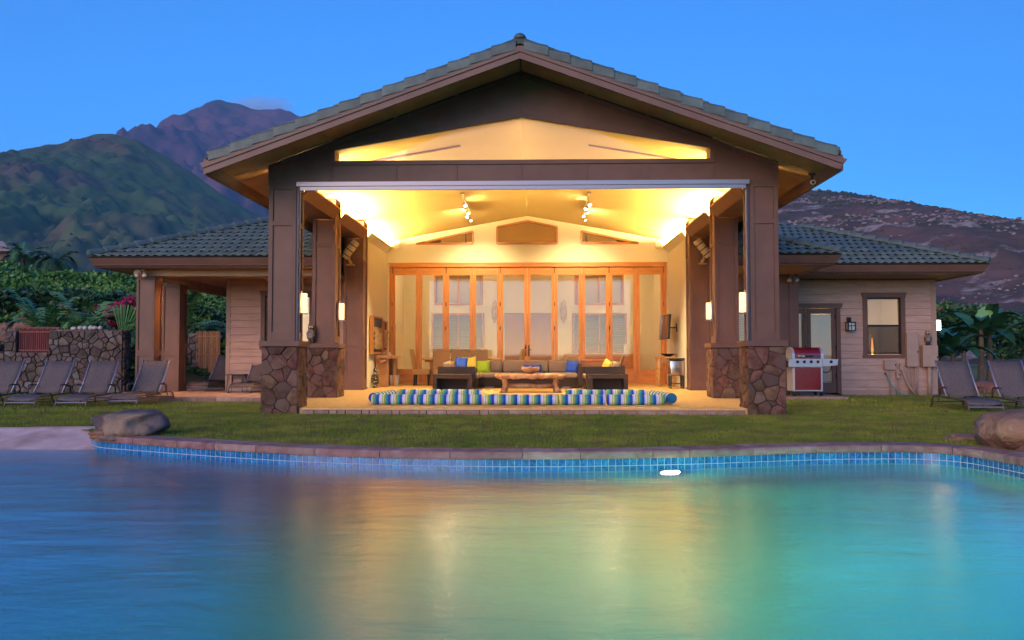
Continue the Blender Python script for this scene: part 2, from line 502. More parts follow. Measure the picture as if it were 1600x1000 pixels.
FAR = catmull([(-5.93, 11.55), (-5.49, 10.93), (-4.95, 10.62), (-4.43, 10.36), (-3.45, 9.90), (-2.57, 9.55), (-1.79, 9.32), (-1.07, 9.19),
               (-.03, 9.13), (1.0, 9.22), (2.08, 9.44), (2.85, 9.67), (3.63, 9.87), (4.35, 9.95), (4.76, 9.88), (5.01, 9.62), (5.10, 9.25),
               (5.17, 8.7), (5.3, 7.4), (5.4, 5.8), (5.2, 4.0), (4.5, 2.2)], 10)
NEAR = catmull([(4.5, 2.2), (3.2, 1.0), (1.0, .35), (-1.5, .3), (-4.0, .9), (-6.5, 2.2), (-8.5, 4.5), (-9.9, 7.5), (-10.3, 10.2), (-10.1, 12.0)], 6)

def offset(P, d):
    out = []
    for i, p in enumerate(P):
        t = (P[min(i + 1, len(P) - 1)] - P[max(i - 1, 0)]).normalized()
        out.append(Vector((p.x - t.y * d, p.y + t.x * d)))
    return out

# ---- lawn ground: rings from the pool edge out to the horizon
hole = offset(FAR, .22) + offset(NEAR[1:], .2) + [Vector((-9.4, 12.14)), Vector((-8.4, 12.12)), Vector((-7.4, 12.1)), Vector((-6.45, 12.07))]
cen = Vector((-1.6, 6.0))
hole = sorted(hole, key=lambda p: math.atan2(p.y - cen.y, p.x - cen.x))
n = len(hole); V = []; F = []
for k, s in enumerate((0, .3, 1, 2.5, 6, 14, 40, 120, 400, 1500, 6000)):
    for p in hole:
        d = (p - cen); q = p + d.normalized() * s
        V.append((q.x, q.y, LAWN_Z if k < 8 else LAWN_Z - .02 * k))
for k in range(10):
    for i in range(n):
        F.append((k * n + i, k * n + (i + 1) % n, (k + 1) * n + (i + 1) % n, (k + 1) * n + i))
MT['ground'] = M('lawn_soil', (.10, .125, .02), .9, (.16, .15, .036), ns=.9, nd=8, bump=.6, bs=40)
tag(MB().add(V, F).build('ground', 'ground'), 'mown green lawn around the pool and house', kind='structure')

# ---- grass blades on the lawn
def in_poly(x, y, poly):
    c = np.zeros(len(x), bool)
    for i in range(len(poly)):
        a, b = poly[i], poly[i - 1]
        m = ((a.y > y) != (b.y > y)) & (x < (b.x - a.x) * (y - a.y) / (b.y - a.y + 1e-12) + a.x)
        c ^= m
    return c
rg = np.random.default_rng(3)
def blades(nb, x0, x1, y0, y1, h, w):
    x = rg.uniform(x0, x1, nb); y = rg.uniform(y0, y1, nb)
    outer = offset(FAR, .36) + offset(NEAR[1:], .3)
    keep = ~in_poly(x, y, outer)
    keep &= ~((np.abs(x) < 4.74) & (y > 14.97)) & ~((x < -4.6) & (x > -10.4) & (y > 18.85)) & ~((x > 4.6) & (x < 7.75) & (y > 20.25)) & ~((x > 5) & (x < 11.2) & (y > 22.4))
    keep &= ~((x < -6.1) & (y < 12.14))
    x, y = x[keep], y[keep]; m = len(x)
    patch = fbm(x * .8, y * .8, 5, 4)
    t = rg.uniform(0, 2 * np.pi, m); ln = h * rg.uniform(.5, 1.25, m) * (.7 + .6 * patch)
    lean = rg.normal(0, .45, (m, 2)) * ln[:, None]
    V = np.empty((m, 3, 3))
    V[:, 0] = np.c_[x - np.cos(t) * w, y - np.sin(t) * w, np.full(m, LAWN_Z)]
    V[:, 1] = np.c_[x + np.cos(t) * w, y + np.sin(t) * w, np.full(m, LAWN_Z)]
    V[:, 2] = np.c_[x + lean[:, 0], y + lean[:, 1], LAWN_Z + ln]
    return V.reshape(-1, 3)
GV = np.concatenate([blades(300000, -9.5, 9.5, 9.2, 15.6, .034, .0045), blades(160000, -14.5, 14, 14.9, 23, .045, .006)])
MT['grass'] = M('grass_blade', (.12, .185, .018), .6, (.25, .27, .036), ns=1.1, nd=7, c3=(.15, .135, .045), n3=3.5, spec=.2)
tag(link('grass', np_mesh('grass', GV, np.arange(len(GV)).reshape(-1, 3), 'grass')), 'short mown grass of the lawn', kind='stuff')

# ---- pool: basin, walls, steps
pool = tag(bpy.data.objects.new('pool', None), 'free form swimming pool with blue tile band and pinkish coping', kind='structure')
COL.objects.link(pool)
loop = FAR + NEAR[1:]
V = []; F = []
for p in loop:
    V += [(p.x, p.y, COPE_Z - .083), (p.x, p.y, WATER_Z - .16), (p.x, p.y, -1.75)]
m = len(loop)
for i in range(m - 1):
    F.append((i * 3 + 1, i * 3 + 4, i * 3 + 5, i * 3 + 2))
MB().add(V, F).build('basin_wall', 'plaster', pool)
MB().add([(p.x, p.y, -1.45) for p in loop], [tuple(range(m))]).build('basin_floor', 'plaster', pool)
V = []; F = []
for p in FAR:
    V += [(p.x, p.y, COPE_Z - .083), (p.x, p.y, WATER_Z - .16)]
for i in range(len(FAR) - 1): F.append((i * 2, i * 2 + 2, i * 2 + 3, i * 2 + 1))
for i in range(len(NEAR) - 1):
    a, b = NEAR[i], NEAR[i + 1]; k = len(V)
    V += [(a.x, a.y, COPE_Z - .083), (b.x, b.y, COPE_Z - .083), (b.x, b.y, WATER_Z - .16), (a.x, a.y, WATER_Z - .16)]
    F.append((k, k + 1, k + 2, k + 3))
MB().add(V, F).build('tile_bed', 'grout', pool)
def clip_half(poly, a, nrm):
    out = []
    for i in range(len(poly)):
        p, q = poly[i], poly[(i + 1) % len(poly)]
        dp = (p - a).dot(nrm); dq = (q - a).dot(nrm)
        if dp <= 0: out.append(p)
        if dp * dq < 0: out.append(p + (q - p) * (dp / (dp - dq)))
    return out
dirv = Vector((1.1, 1.5)).normalized(); nr = Vector((dirv.y, -dirv.x))
for dd, zt in ((0, -.58), (.38, -.86), (.78, -1.15)):
    pl = clip_half(loop, Vector((-4.75, 8.6)) + nr * dd, nr)
    MB().prism([(p.x, p.y) for p in pl], 'z', -1.44 - .01 * dd, zt).build('pool_step', 'plaster', pool)

# beach entry of pale plaster sloping into the water
V = []; F = []; nu, nv = 40, 36
for j in range(nv + 1):
    y = 12.16 - 3.6 * j / nv
    if y > 11.55: xr = -6.12 + (12.16 - y) * .3
    elif y > 10.93: xr = -5.93 + (11.55 - y) * .71
    else: xr = -5.49 + (10.93 - y) * .9
    for i in range(nu + 1):
        x = -10.35 + (xr + .02 + 10.35) * i / nu
        s = 12.16 - y
        z = -.108 + .045 * max(0, 1 - s * 3) * (s > .02) - .02 * s - .19 * s * s / (s + .5) * 1.15 + .015 * (mnoise.noise(Vector((x * 1.2, y * 1.2, 0))))
        V.append((x, y - .10 * math.sin((x + 10) * .8) * max(0, 1 - s), z))
for j in range(nv):
    for i in range(nu):
        F.append((j * (nu + 1) + i, j * (nu + 1) + i + 1, (j + 1) * (nu + 1) + i + 1, (j + 1) * (nu + 1) + i))
MB().add(V, F).build('beach_entry', 'beach', pool, smooth=True)

# waterline tiles, each its own little slab
def arc(P):
    L = [0]
    for a, b in zip(P, P[1:]): L.append(L[-1] + (b - a).length)
    return L
AL_ = arc(FAR)
def along(s):
    for i in range(len(AL_) - 1):
        if AL_[i + 1] >= s:
            t = (s - AL_[i]) / (AL_[i + 1] - AL_[i]); p = FAR[i].lerp(FAR[i + 1], t)
            return p, (FAR[i + 1] - FAR[i]).normalized()
    return FAR[-1], (FAR[-1] - FAR[-2]).normalized()
tw = .0785
tb = MB(); hw = tw / 2 - .0035
tb.add([(-hw, 0, -hw), (hw, 0, -hw), (hw, 0, hw), (-hw, 0, hw), (-hw + .003, -.005, -hw + .003), (hw - .003, -.005, -hw + .003), (hw - .003, -.005, hw - .003), (-hw + .003, -.005, hw - .003)],
       [(4, 5, 6, 7), (0, 1, 5, 4), (1, 2, 6, 5), (2, 3, 7, 6), (3, 0, 4, 7)])
tile_me = tb.mesh('pool_tile', 'pooltile')
extra = MB(); cnt = 0; s = .02
while s < 13.6:
    p, t = along(s + tw / 2)
    for row in range(2):
        z = COPE_Z - .083 - tw / 2 - row * tw
        rz = math.atan2(t.y, t.x)
        if cnt < 300:
            link('tile', tile_me, pool, (p.x, p.y, z), (0, 0, rz)); cnt += 1
        else:
            T = Matrix.Translation((p.x, p.y, z)) @ Matrix.Rotation(rz, 4, 'Z')
            extra.add([T @ Vector(v) for v in tb.v], tb.f)
    s += tw
if extra.v: tag(extra.build('tile_row', 'pooltile', pool), kind='stuff')

# coping stones
rnd = random.Random(4)
def coping_stone(s0, s1):
    k = 6; V = []; F = []
    for i in range(k + 1):
        s = s0 + .004 + (s1 - s0 - .008) * i / k
        p, t = along(s); nrm = Vector((-t.y, t.x))          # outward
        for off, z in ((-.028, -.083), (-.034, -.06), (-.034, -.02), (-.020, -.003), (.0, .0), (.20, .0), (.375, -.004), (.385, -.09)):
            jx = .004 * mnoise.noise(Vector((s * 7, off * 20, z * 20)))
            V.append((p.x + nrm.x * (off + jx), p.y + nrm.y * (off + jx), COPE_Z + z + .004 * mnoise.noise(Vector((s * 5, off * 9, 3)))))
    c = 8
    for i in range(k):
        for j in range(c):
            F.append((i * c + j, i * c + (j + 1) % c, (i + 1) * c + (j + 1) % c, (i + 1) * c + j))
    F.append(tuple(range(c))); F.append(tuple(range(k * c, k * c + c))[::-1])
    MB().add(V, F).build('coping_stone', 'coping', pool)
s = .32
while s < 16.5:
    L = rnd.choice((.78, .8, .42, .62, .8)); coping_stone(s, s + L); s += L

# ---- pool water: a closed body with a faintly rippled, slightly soft surface
m_, N, L, b = _mat('pool_water')
N.remove(b)
gl = N.new('ShaderNodeBsdfRefraction'); gl.inputs['IOR'].default_value = 1.33; gl.inputs['Roughness'].default_value = .15
gs = N.new('ShaderNodeBsdfGlossy'); gs.inputs['Roughness'].default_value = .21
fr = N.new('ShaderNodeFresnel'); fr.inputs[0].default_value = 1.33
fm_ = N.new('ShaderNodeMath'); fm_.operation = 'MULTIPLY'; fm_.inputs[1].default_value = 2.3; fm_.use_clamp = True
mxs = N.new('ShaderNodeMixShader')
tc = N.new('ShaderNodeTexCoord'); mp = N.new('ShaderNodeMapping'); mp.inputs['Scale'].default_value = (1.0, 2.4, 1)
nz = N.new('ShaderNodeTexNoise'); nz.inputs['Scale'].default_value = 1.1; nz.inputs['Detail'].default_value = 2
n2 = N.new('ShaderNodeTexNoise'); n2.inputs['Scale'].default_value = 9; n2.inputs['Detail'].default_value = 5; n2.inputs['Roughness'].default_value = .6
ad = N.new('ShaderNodeMath'); ad.operation = 'MULTIPLY_ADD'; ad.inputs[1].default_value = .22
bp = N.new('ShaderNodeBump'); bp.inputs['Strength'].default_value = .30; bp.inputs['Distance'].default_value = .05
L.new(tc.outputs['Object'], mp.inputs[0]); L.new(mp.outputs[0], nz.inputs['Vector']); L.new(mp.outputs[0], n2.inputs['Vector'])
L.new(n2.outputs[0], ad.inputs[0]); L.new(nz.outputs[0], ad.inputs[2]); L.new(ad.outputs[0], bp.inputs['Height'])
L.new(bp.outputs[0], gl.inputs['Normal']); L.new(bp.outputs[0], gs.inputs['Normal'])
fl2 = N.new('ShaderNodeMath'); fl2.operation = 'MINIMUM'; fl2.inputs[1].default_value = .80
L.new(fr.outputs[0], fm_.inputs[0]); L.new(fm_.outputs[0], fl2.inputs[0]); L.new(fl2.outputs[0], mxs.inputs[0]); L.new(gl.outputs[0], mxs.inputs[1]); L.new(gs.outputs[0], mxs.inputs[2])
L.new(mxs.outputs[0], N['Material Output'].inputs['Surface'])
va = N.new('ShaderNodeVolumeAbsorption'); va.inputs['Color'].default_value = (.15, .68, .82, 1); va.inputs['Density'].default_value = .32
L.new(va.outputs[0], N['Material Output'].inputs['Volume'])
MT['water'] = m_
wl = offset(FAR, .012) + offset(NEAR[1:], .012)
tag(MB().prism([(p.x, p.y) for p in wl], 'z', -1.7, WATER_Z).build('water', 'water'), 'still blue pool water', kind='structure')

# ---- underwater lamp on the far wall
MT['poollamp'] = E('pool_lamp_glow', (1.0, .80, .24), 9500)
pl = thing('pool_lamp', 'round white underwater lamp glowing on the far pool wall just below the waterline', 'pool light', (1.68, 9.325, WATER_Z - .2))
T = Matrix.Rotation(R(90), 4, 'X')
MB().lathe([(.135, 0), (.135, .03), (.10, .035)], n=24).build('rim', 'steel', pl, rot=(R(90), 0, R(14)), smooth=False)
MB().lathe([(.105, .02), (.10, .045), (.05, .06), (.01, .062)], n=24).build('lens', 'poollamp', pl, rot=(R(90), 0, R(14)), smooth=True)

# ================================================================= HILLS
def hill(name, label, crest, yc, yfoot, yback, x0, x1, nx, ny, seed, amp, gully, mat, power=1.25, zfoot=-.4):
    cx = np.array([c[0] for c in crest]); cz = np.array([c[1] for c in crest])
    X, T = np.meshgrid(np.linspace(x0, x1, nx), np.linspace(0, 1.35, ny))
    Y = np.where(T <= 1, yfoot + (yc - yfoot) * T, yc + (yback - yc) * (T - 1) / .35)
    Xs = X * (Y / yc * .5 + .5)                                     # spurs fan out from the crest
    C = np.interp(Xs, cx, cz)
    prof = np.where(T <= 1, T ** power, 1 - ((T - 1) / .35) ** 1.5)
    wgt = np.clip(np.sin(np.clip(T, 0, 1) * np.pi), 0, 1) ** .7 + .06
    G = fbm(Xs / gully, Y / (gully * 2.6), seed, 6, .55, True) - .62
    S = fbm(Xs / (gully * .12), Y / (gully * .12), seed + 31, 5) - .5
    Z = zfoot + C * prof + amp * wgt * np.clip(1.12 - T, .05, 1) ** .45 * G + amp * .22 * (wgt + .1) * S
    V = np.c_[Xs.ravel(), Y.ravel(), Z.ravel()]
    i = np.arange(nx * ny).reshape(ny, nx)
    Fq = np.stack([i[:-1, :-1], i[:-1, 1:], i[1:, 1:], i[1:, :-1]], -1).reshape(-1, 4)
    o = link(name, np_mesh(name, V, Fq, mat, True))
    tag(o, label, kind='structure')
    return V.reshape(ny, nx, 3)

def hill_mat(name, c, c2, c3, n1, n3, n4, c4, hi_z=None, c5=None, lo4=.54, hi4=.62):
    m, N, L, b = _mat(name)
    b.inputs['Roughness'].default_value = .95; b.inputs['Specular IOR Level'].default_value = .05
    tc = N.new('ShaderNodeTexCoord')
    def noise_ramp(scale, det, lo, hi, st=(1, 1, 1)):
        mp = N.new('ShaderNodeMapping'); mp.inputs['Scale'].default_value = st; L.new(tc.outputs['Object'], mp.inputs[0])
        nz = N.new('ShaderNodeTexNoise'); nz.inputs['Scale'].default_value = scale; nz.inputs['Detail'].default_value = det; nz.inputs['Roughness'].default_value = .62
        L.new(mp.outputs[0], nz.inputs['Vector'])
        rp = N.new('ShaderNodeValToRGB'); rp.color_ramp.elements[0].position = lo; rp.color_ramp.elements[1].position = hi
        L.new(nz.outputs[0], rp.inputs[0]); return rp.outputs[0]
    def mix(f, a, col):
        x = N.new('ShaderNodeMixRGB'); L.new(f, x.inputs[0])
        if isinstance(a, tuple): x.inputs[1].default_value = (*a, 1)
        else: L.new(a, x.inputs[1])
        x.inputs[2].default_value = (*col, 1); return x.outputs[0]
    o = mix(noise_ramp(n1, 9, .38, .62), c, c2)
    o = mix(noise_ramp(n3, 10, .5, .66), o, c3)
    if hi_z:
        sp = N.new('ShaderNodeSeparateXYZ'); L.new(tc.outputs['Object'], sp.inputs[0])
        mr = N.new('ShaderNodeMapRange'); mr.inputs[1].default_value = hi_z[0]; mr.inputs[2].default_value = hi_z[1]
        L.new(sp.outputs[2], mr.inputs[0])
        x = N.new('ShaderNodeMath'); x.operation = 'MULTIPLY'; L.new(mr.outputs[0], x.inputs[0]); L.new(noise_ramp(n3 * 2.3, 8, .40, .56), x.inputs[1])
        o = mix(x.outputs[0], o, c5)
    o = mix(noise_ramp(n4, 8, lo4, hi4), o, c4)
    L.new(o, b.inputs['Base Color'])
    return m
MT['hillright'] = hill_mat('rocky_hill', (.075, .062, .048), (.17, .095, .08), (.04, .052, .027), .035, .03, .06, (.34, .26, .24), lo4=.56, hi4=.64)
MT['hillleft'] = hill_mat('green_hill', (.055, .110, .04), (.10, .145, .058), (.14, .095, .075), .006, .0055, .02, (.030, .052, .026), hi_z=(225, 300), c5=(.20, .075, .06), lo4=.55, hi4=.66)
MT['mountain'] = hill_mat('far_mountain', (.10, .055, .07), (.17, .085, .095), (.06, .07, .055), .0022, .0026, .007, (.24, .10, .10), hi_z=(690, 760), c5=(.05, .055, .045), lo4=.6, hi4=.72)
HR = hill('hill', 'brown rocky hillside with pale outcrops behind the right side of the house',
     [(-260, 0), (-60, 20), (40, 75), (123, 101), (170, 102.6), (197, 100), (220, 95), (240, 89.6), (259, 83.2), (282, 77.6), (297, 73.7), (354, 57), (447, 33.6), (595, 6.6), (900, 2)],
     520, 80, 800, -160, 800, 420, 260, 11, 17, 75, 'hillright', 1.15)
HL = hill('hill', 'green grassy hill with a rounded top on the left',
     [(-2200, 60), (-1400, 120), (-977, 192), (-803, 226), (-716, 253), (-665, 268), (-621, 284), (-587, 295), (-565, 297), (-544, 291), (-524, 283), (-491, 265), (-457, 243), (-422, 217), (-387, 196), (-353, 178), (-284, 148), (-200, 114), (0, 60), (300, 20)],
     1100, 130, 1500, -1500, 200, 520, 300, 23, 135, 190, 'hillleft', 1.45)
hill('mountain', 'far purple mountain with a dark flat topped summit behind the left roof',
     [(-3600, 200), (-2200, 330), (-1689, 434), (-1487, 535), (-1386, 595), (-1240, 668), (-1183, 697), (-1103, 758), (-1042, 788), (-991, 797), (-920, 784), (-869, 766), (-798, 770), (-768, 762), (-737, 747), (-676, 732), (-475, 670), (-75, 587), (517, 444), (904, 304), (2000, 100)],
     2600, 900, 3300, -3600, 1600, 520, 280, 41, 500, 440, 'mountain', 1.5)

# loose rocks and shrubs on the near hillside, too many and too far to pick apart
def blobs(name, mat, H, n, s0, s1, seed, lo, hi, clump=None):
    rg = np.random.default_rng(seed)
    ny, nx, _ = H.shape
    j = rg.uniform(lo * ny / 1.35, min(hi, 1.3) * ny / 1.35, n); i = rg.uniform(0, nx - 1.01, n)
    jj = np.clip(j.astype(int), 0, ny - 2); ii = i.astype(int)
    P = H[jj, ii] + (H[jj + 1, ii + 1] - H[jj, ii]) * rg.uniform(0, 1, (n, 1))
    if clump:
        k = fbm(P[:, 0] / clump, P[:, 1] / clump, seed, 4) + rg.uniform(-.10, .10, n) > .50
        P = P[k]; n = len(P)
    base = np.array([(1, 0, 0), (-.5, .87, 0), (-.5, -.87, 0), (0, 0, 1), (.5, .6, .6), (-.8, .1, .5), (.3, -.7, .6)])
    Fb = np.array([(0, 4, 3), (4, 1, 3), (1, 5, 3), (5, 2, 3), (2, 6, 3), (6, 0, 3), (0, 1, 4), (1, 2, 5), (2, 0, 6)])
    S = rg.uniform(s0, s1, (n, 1, 1)) * np.clip(P[:, 1] / 420, .25, 1.3)[:, None, None] * rg.uniform(.6, 1.3, (n, 7, 3)) * np.array([1, 1, .75])
    a = rg.uniform(0, 6.28, n); c, s = np.cos(a), np.sin(a)
    Bp = base[None] * S
    V = np.stack([Bp[..., 0] * c[:, None] - Bp[..., 1] * s[:, None], Bp[..., 0] * s[:, None] + Bp[..., 1] * c[:, None], Bp[..., 2] - .2 * s0], -1) + P[:, None, :]
    F = (Fb[None] + (np.arange(n) * 7)[:, None, None]).reshape(-1, 3)
    return link(name, np_mesh(name, V.reshape(-1, 3), F, mat))
MT['hillrock'] = M('hillside_rock', (.17, .12, .10), .9, (.33, .26, .23), ns=.15)
MT['hillshrub'] = M('hillside_shrub', (.035, .05, .022), .9, (.06, .07, .035), ns=.1)
tag(blobs('rocks', 'hillrock', HR, 18000, .5, 1.9, 5, .22, 1.15, 45), 'pale rocks strewn over the right hillside', kind='stuff')
tag(blobs('shrubs', 'hillshrub', HR, 24000, .6, 1.7, 6, .10, 1.12, 40), 'dark shrubs dotted over the right hillside', kind='stuff')
tag(blobs('shrubs', 'hillshrub', HL, 9000, 1.0, 2.2, 8, .05, 1.0, 110), 'dark shrubs dotted over the green hill', kind='stuff')
# ================================================================= THE HOUSE
house = thing('house', 'brown single storey house with a tall open gabled living pavilion and two low tiled wings', 'house', (-0.035, 0, 0))
H = house
FS = .0128                                     # the lanai floor falls gently towards the lawn
def zf(y): return max(0., FS * (y - 15.0))

# ---- lanai floor with a row of edge stones
fl = tag(MB().prism([(15.07, -.2), (15.07, -.004), (24.42, zf(24.42) - .004), (24.42, -.2)], 'x', -4.7, 4.63).build('patio_floor', 'floor'),
         'warm stone tiled patio floor of the open living room', kind='structure')
x = -3.97; rnd = random.Random(12)
nose = MB().prism([(15.045, -.03), (15.045, .002), (15.35, .006), (15.35, -.02)], 'x', -3.97, 3.92).build('patio_nosing', 'floor', fl)
while x < 3.9:
    w = min(rnd.uniform(.13, .36), 3.92 - x)
    if w < .06: break
    g = .006; z0, z1 = LAWN_Z - .03, -.032
    o = [rnd.uniform(-.008, .008) for _ in range(8)]
    V = [(x + g, 15.07, z0), (x + w - g, 15.07, z0), (x + w - g, 15.07, z1), (x + g, 15.07, z1),
         (x + g + .008 + abs(o[0]), 15.03 + o[1], z0 + .01), (x + w - g - .008 - abs(o[2]), 15.03 + o[3], z0 + .01), (x + w - g - .01 - abs(o[4]), 15.032 + o[5], z1 - .008 - abs(o[6])), (x + g + .01, 15.032 + o[7], z1 - .006)]
    MB().add(V, [(4, 5, 6, 7), (0, 1, 5, 4), (1, 2, 6, 5), (2, 3, 7, 6), (3, 0, 4, 7)]).build('edge_stone', 'edgestone', fl)
    x += w
tag(MB().box(-10.3, -4.72, 18.95, 31, -.16, 0).build('porch_slab', 'slab'), 'low pinkish concrete porch slab left of the pavilion', kind='structure')
tag(MB().box(4.66, 7.62, 20.3, 22.45, -.16, -.045).build('grill_slab', 'slab'), 'small concrete pad under the grill', kind='structure')
# rough stone nosing along the porch slab
x = -10.3; rnd = random.Random(5)
ps = bpy.data.objects['porch_slab']
while x < -4.8:
    w = min(rnd.uniform(.2, .45), -4.72 - x)
    MB().box(x + .006, x + w - .006, 18.90 + rnd.uniform(-.01, .01), 18.947, -.15, -.006 - rnd.uniform(0, .012)).build('edge_stone', 'edgestone', ps, bevel=.01)
    x += w

# ---- columns
def column(s, y0, ztop, stone, seed, front=True):
    """s: -1 left, +1 right; y0: front of the shaft; s*4.075 is the face that looks into the room"""
    xa, xb = sorted((s * 4.075, s * 4.575)); y1 = y0 + .5
    zb = 1.2 if stone else zf(y0) - .01
    r = .03
    c = MB().box(xa + r, xb - r, y0 + r, y1 - r, zb, ztop).build('column', 'panel', H)
    rails = [(zb, zb + (.16 if stone else .28)), (3.29, 3.37), (ztop - .07, ztop)] + ([] if stone else [(1.1, 1.2)])
    t = MB(); sw = .075
    for (cx0, cx1, cy0, cy1) in ((xa, xa + sw, y0, y0 + sw), (xb - sw, xb, y0, y0 + sw), (xa, xa + sw, y1 - sw, y1), (xb - sw, xb, y1 - sw, y1)):
        t.box(cx0, cx1, cy0, cy1, zb, ztop + .001)
    for a, b in rails:
        t.box(xa + sw, xb - sw, y0 + .002, y0 + .03, a, b); t.box(xa + sw, xb - sw, y1 - .03, y1 - .002, a, b)
        t.box(xa + .002, xa + .03, y0 + sw, y1 - sw, a, b); t.box(xb - .03, xb - .002, y0 + sw, y1 - sw, a, b)
    t.build('stile_and_rail_trim', 'taupe', c)
    if not stone:
        MB().box(xa - .02, xb + .02, y0 - .02, y1 + .02, zf(y0) - .02, zf(y0) + .05).build('plinth', 'taupe', c)
        return c
    xm = (xa + xb) / 2; ym = y0 + .25; h = .365
    MB().box(xm - h, xm + h, ym - h, ym + h, 1.1, 1.2).build('cap', 'taupe', c, bevel=.006)
    k = .305; zt = 1.098; z0 = -.16
    MB().box(xm - k, xm + k, ym - k, ym + k, z0, zt).build('stone_core', 'mortar', c)
    hh = zt - z0; e = .335
    stone_face(c, 'stone', 'stone', (xm - e, ym - k, z0), (1, 0, 0), (0, 0, 1), (0, -1, 0), 2 * e, hh, 24, seed, .03, .0045)
    ins = (xm + k, ym - k, z0), (0, 1, 0), (1, 0, 0)
    oth = (xm - k, ym + k, z0), (0, -1, 0), (-1, 0, 0)
    if s > 0: ins, oth = oth, ins
    stone_face(c, 'stone', 'stone', ins[0], ins[1], (0, 0, 1), ins[2], 2 * k, hh, 26, seed + 1, .03, .0045)
    stone_face(c, 'stone_facing', 'stone', oth[0], oth[1], (0, 0, 1), oth[2], 2 * k, hh, 22, seed + 2, .035, .006, joined=True)
    stone_face(c, 'stone_facing', 'stone', (xm + e, ym + k, z0), (-1, 0, 0), (0, 0, 1), (0, 1, 0), 2 * e, hh, 22, seed + 3, .035, .006, joined=True)
    return c
for s, sd in ((-1, 10), (1, 20)):
    column(s, 15.08, 4.02, True, sd)
    column(s, 18.08, 4.345, True, sd + 5)
    column(s, 21.06, 4.325, False, sd)

# ---- front header, gable wall, clerestory window
GY = 15.10
def soff(x): return 6.07 - .362 * abs(x)
def pane_poly(name, pts, y0, y1, mat, parent):
    return MB().prism(pts, 'y', y0, y1).build(name, mat, parent)
gw = MB()
gw.prism([(-4.575, 4.02), (4.575, 4.02), (4.575, 4.40), (-4.575, 4.40)], 'y', GY, GY + .4)
for s in (-1, 1):
    gw.prism([(s * 4.575, 4.40), (s * 4.575, soff(4.575) - .01), (s * 3.46, soff(3.46) - .01), (s * 3.46, 4.40)], 'y', GY + .001, GY + .39)
    gw.prism([(s * 3.46, 4.70), (s * 3.46, soff(3.46) - .01), (0, soff(0) - .01), (0, 5.31)], 'y', GY + .001, GY + .39)
wall = gw.build('gable_wall', 'panel', H)
tr = MB()
def flat(p, q, w, h, y):                         # a board on the gable face
    tr.bar((p[0], y, p[1]), (q[0], y, q[1]), h, w, up=(0, 0, 1))
tr.box(-4.59, 4.59, GY - .022, GY, 4.02, 4.085)                     # lower head board
tr.box(-3.47, 3.47, GY - .03, GY, 4.385, 4.46)                      # window sill board
for s in (-1, 1):
    tr.box(min(s * 3.385, s * 3.47), max(s * 3.385, s * 3.47), GY - .028, GY, 4.46, 4.72)
    tr.prism([(s * 3.385, 4.65), (s * 3.47, 4.73), (0, 5.32), (0, 5.232)], 'y', GY - .026, GY)
    tr.box(min(s * 4.50, s * 4.59), max(s * 4.50, s * 4.59), GY - .024, GY, 4.085, soff(4.55) - .02)
    tr.prism([(s * 4.575, soff(4.575) - .10), (s * 4.575, soff(4.575) - .012), (0, soff(0) - .012), (0, soff(0) - .10)], 'y', GY - .02, GY)
    for xx in (1.17, 2.27, 3.45):
        lo = 5.32 - .175 * xx if xx < 3.4 else 4.74
        tr.box(s * xx - .02, s * xx + .02, GY - .012, GY, 4.087, 4.383)
        tr.box(s * xx - .012, s * xx + .012, GY - .009, GY, lo, soff(xx) - .1)
tr.box(-.02, .02, GY - .012, GY, 4.087, 4.383); tr.box(-.012, .012, GY - .009, GY, 5.32, 5.95)
tr.build('gable_trim', 'taupe', H)
cw = MB().prism([(-3.385, 4.462), (3.385, 4.462), (3.385, 4.66), (0, 5.23), (-3.385, 4.66)], 'y', GY + .05, GY + .056).build('clerestory_window', 'glass', H)
rv = MB()
for s in (-1, 1):
    rv.box(min(s * 3.388, s * 3.45), max(s * 3.388, s * 3.45), GY + .06, GY + .36, 4.462, 4.68)
    rv.prism([(s * 3.39, 4.665), (s * 3.39, 4.70), (0, 5.30), (0, 5.238)], 'y', GY + .058, GY + .36)
rv.build('window_reveal', 'ceil', cw)

# ---- screen tracks round the opening
tk = MB(); tk.box(-4.06, 4.06, 15.02, 15.09, 3.992, 4.068).build('screen_housing', 'alu', H)
MB().box(-4.0, 4.0, 15.035, 15.085, 3.918, 3.982).build('screen_bottom_bar', 'alu', H)
for s in (-1, 1):
    a, b = sorted((s * 4.072, s * 4.035)); MB().box(a, b, 15.10, 15.16, 1.205, 3.99).build('screen_track', 'alud', H)
    a, b = sorted((s * 4.072, s * 4.02)); MB().box(a, b, 15.165, 15.19, 1.205, 3.99).build('screen_track', 'alu', H)

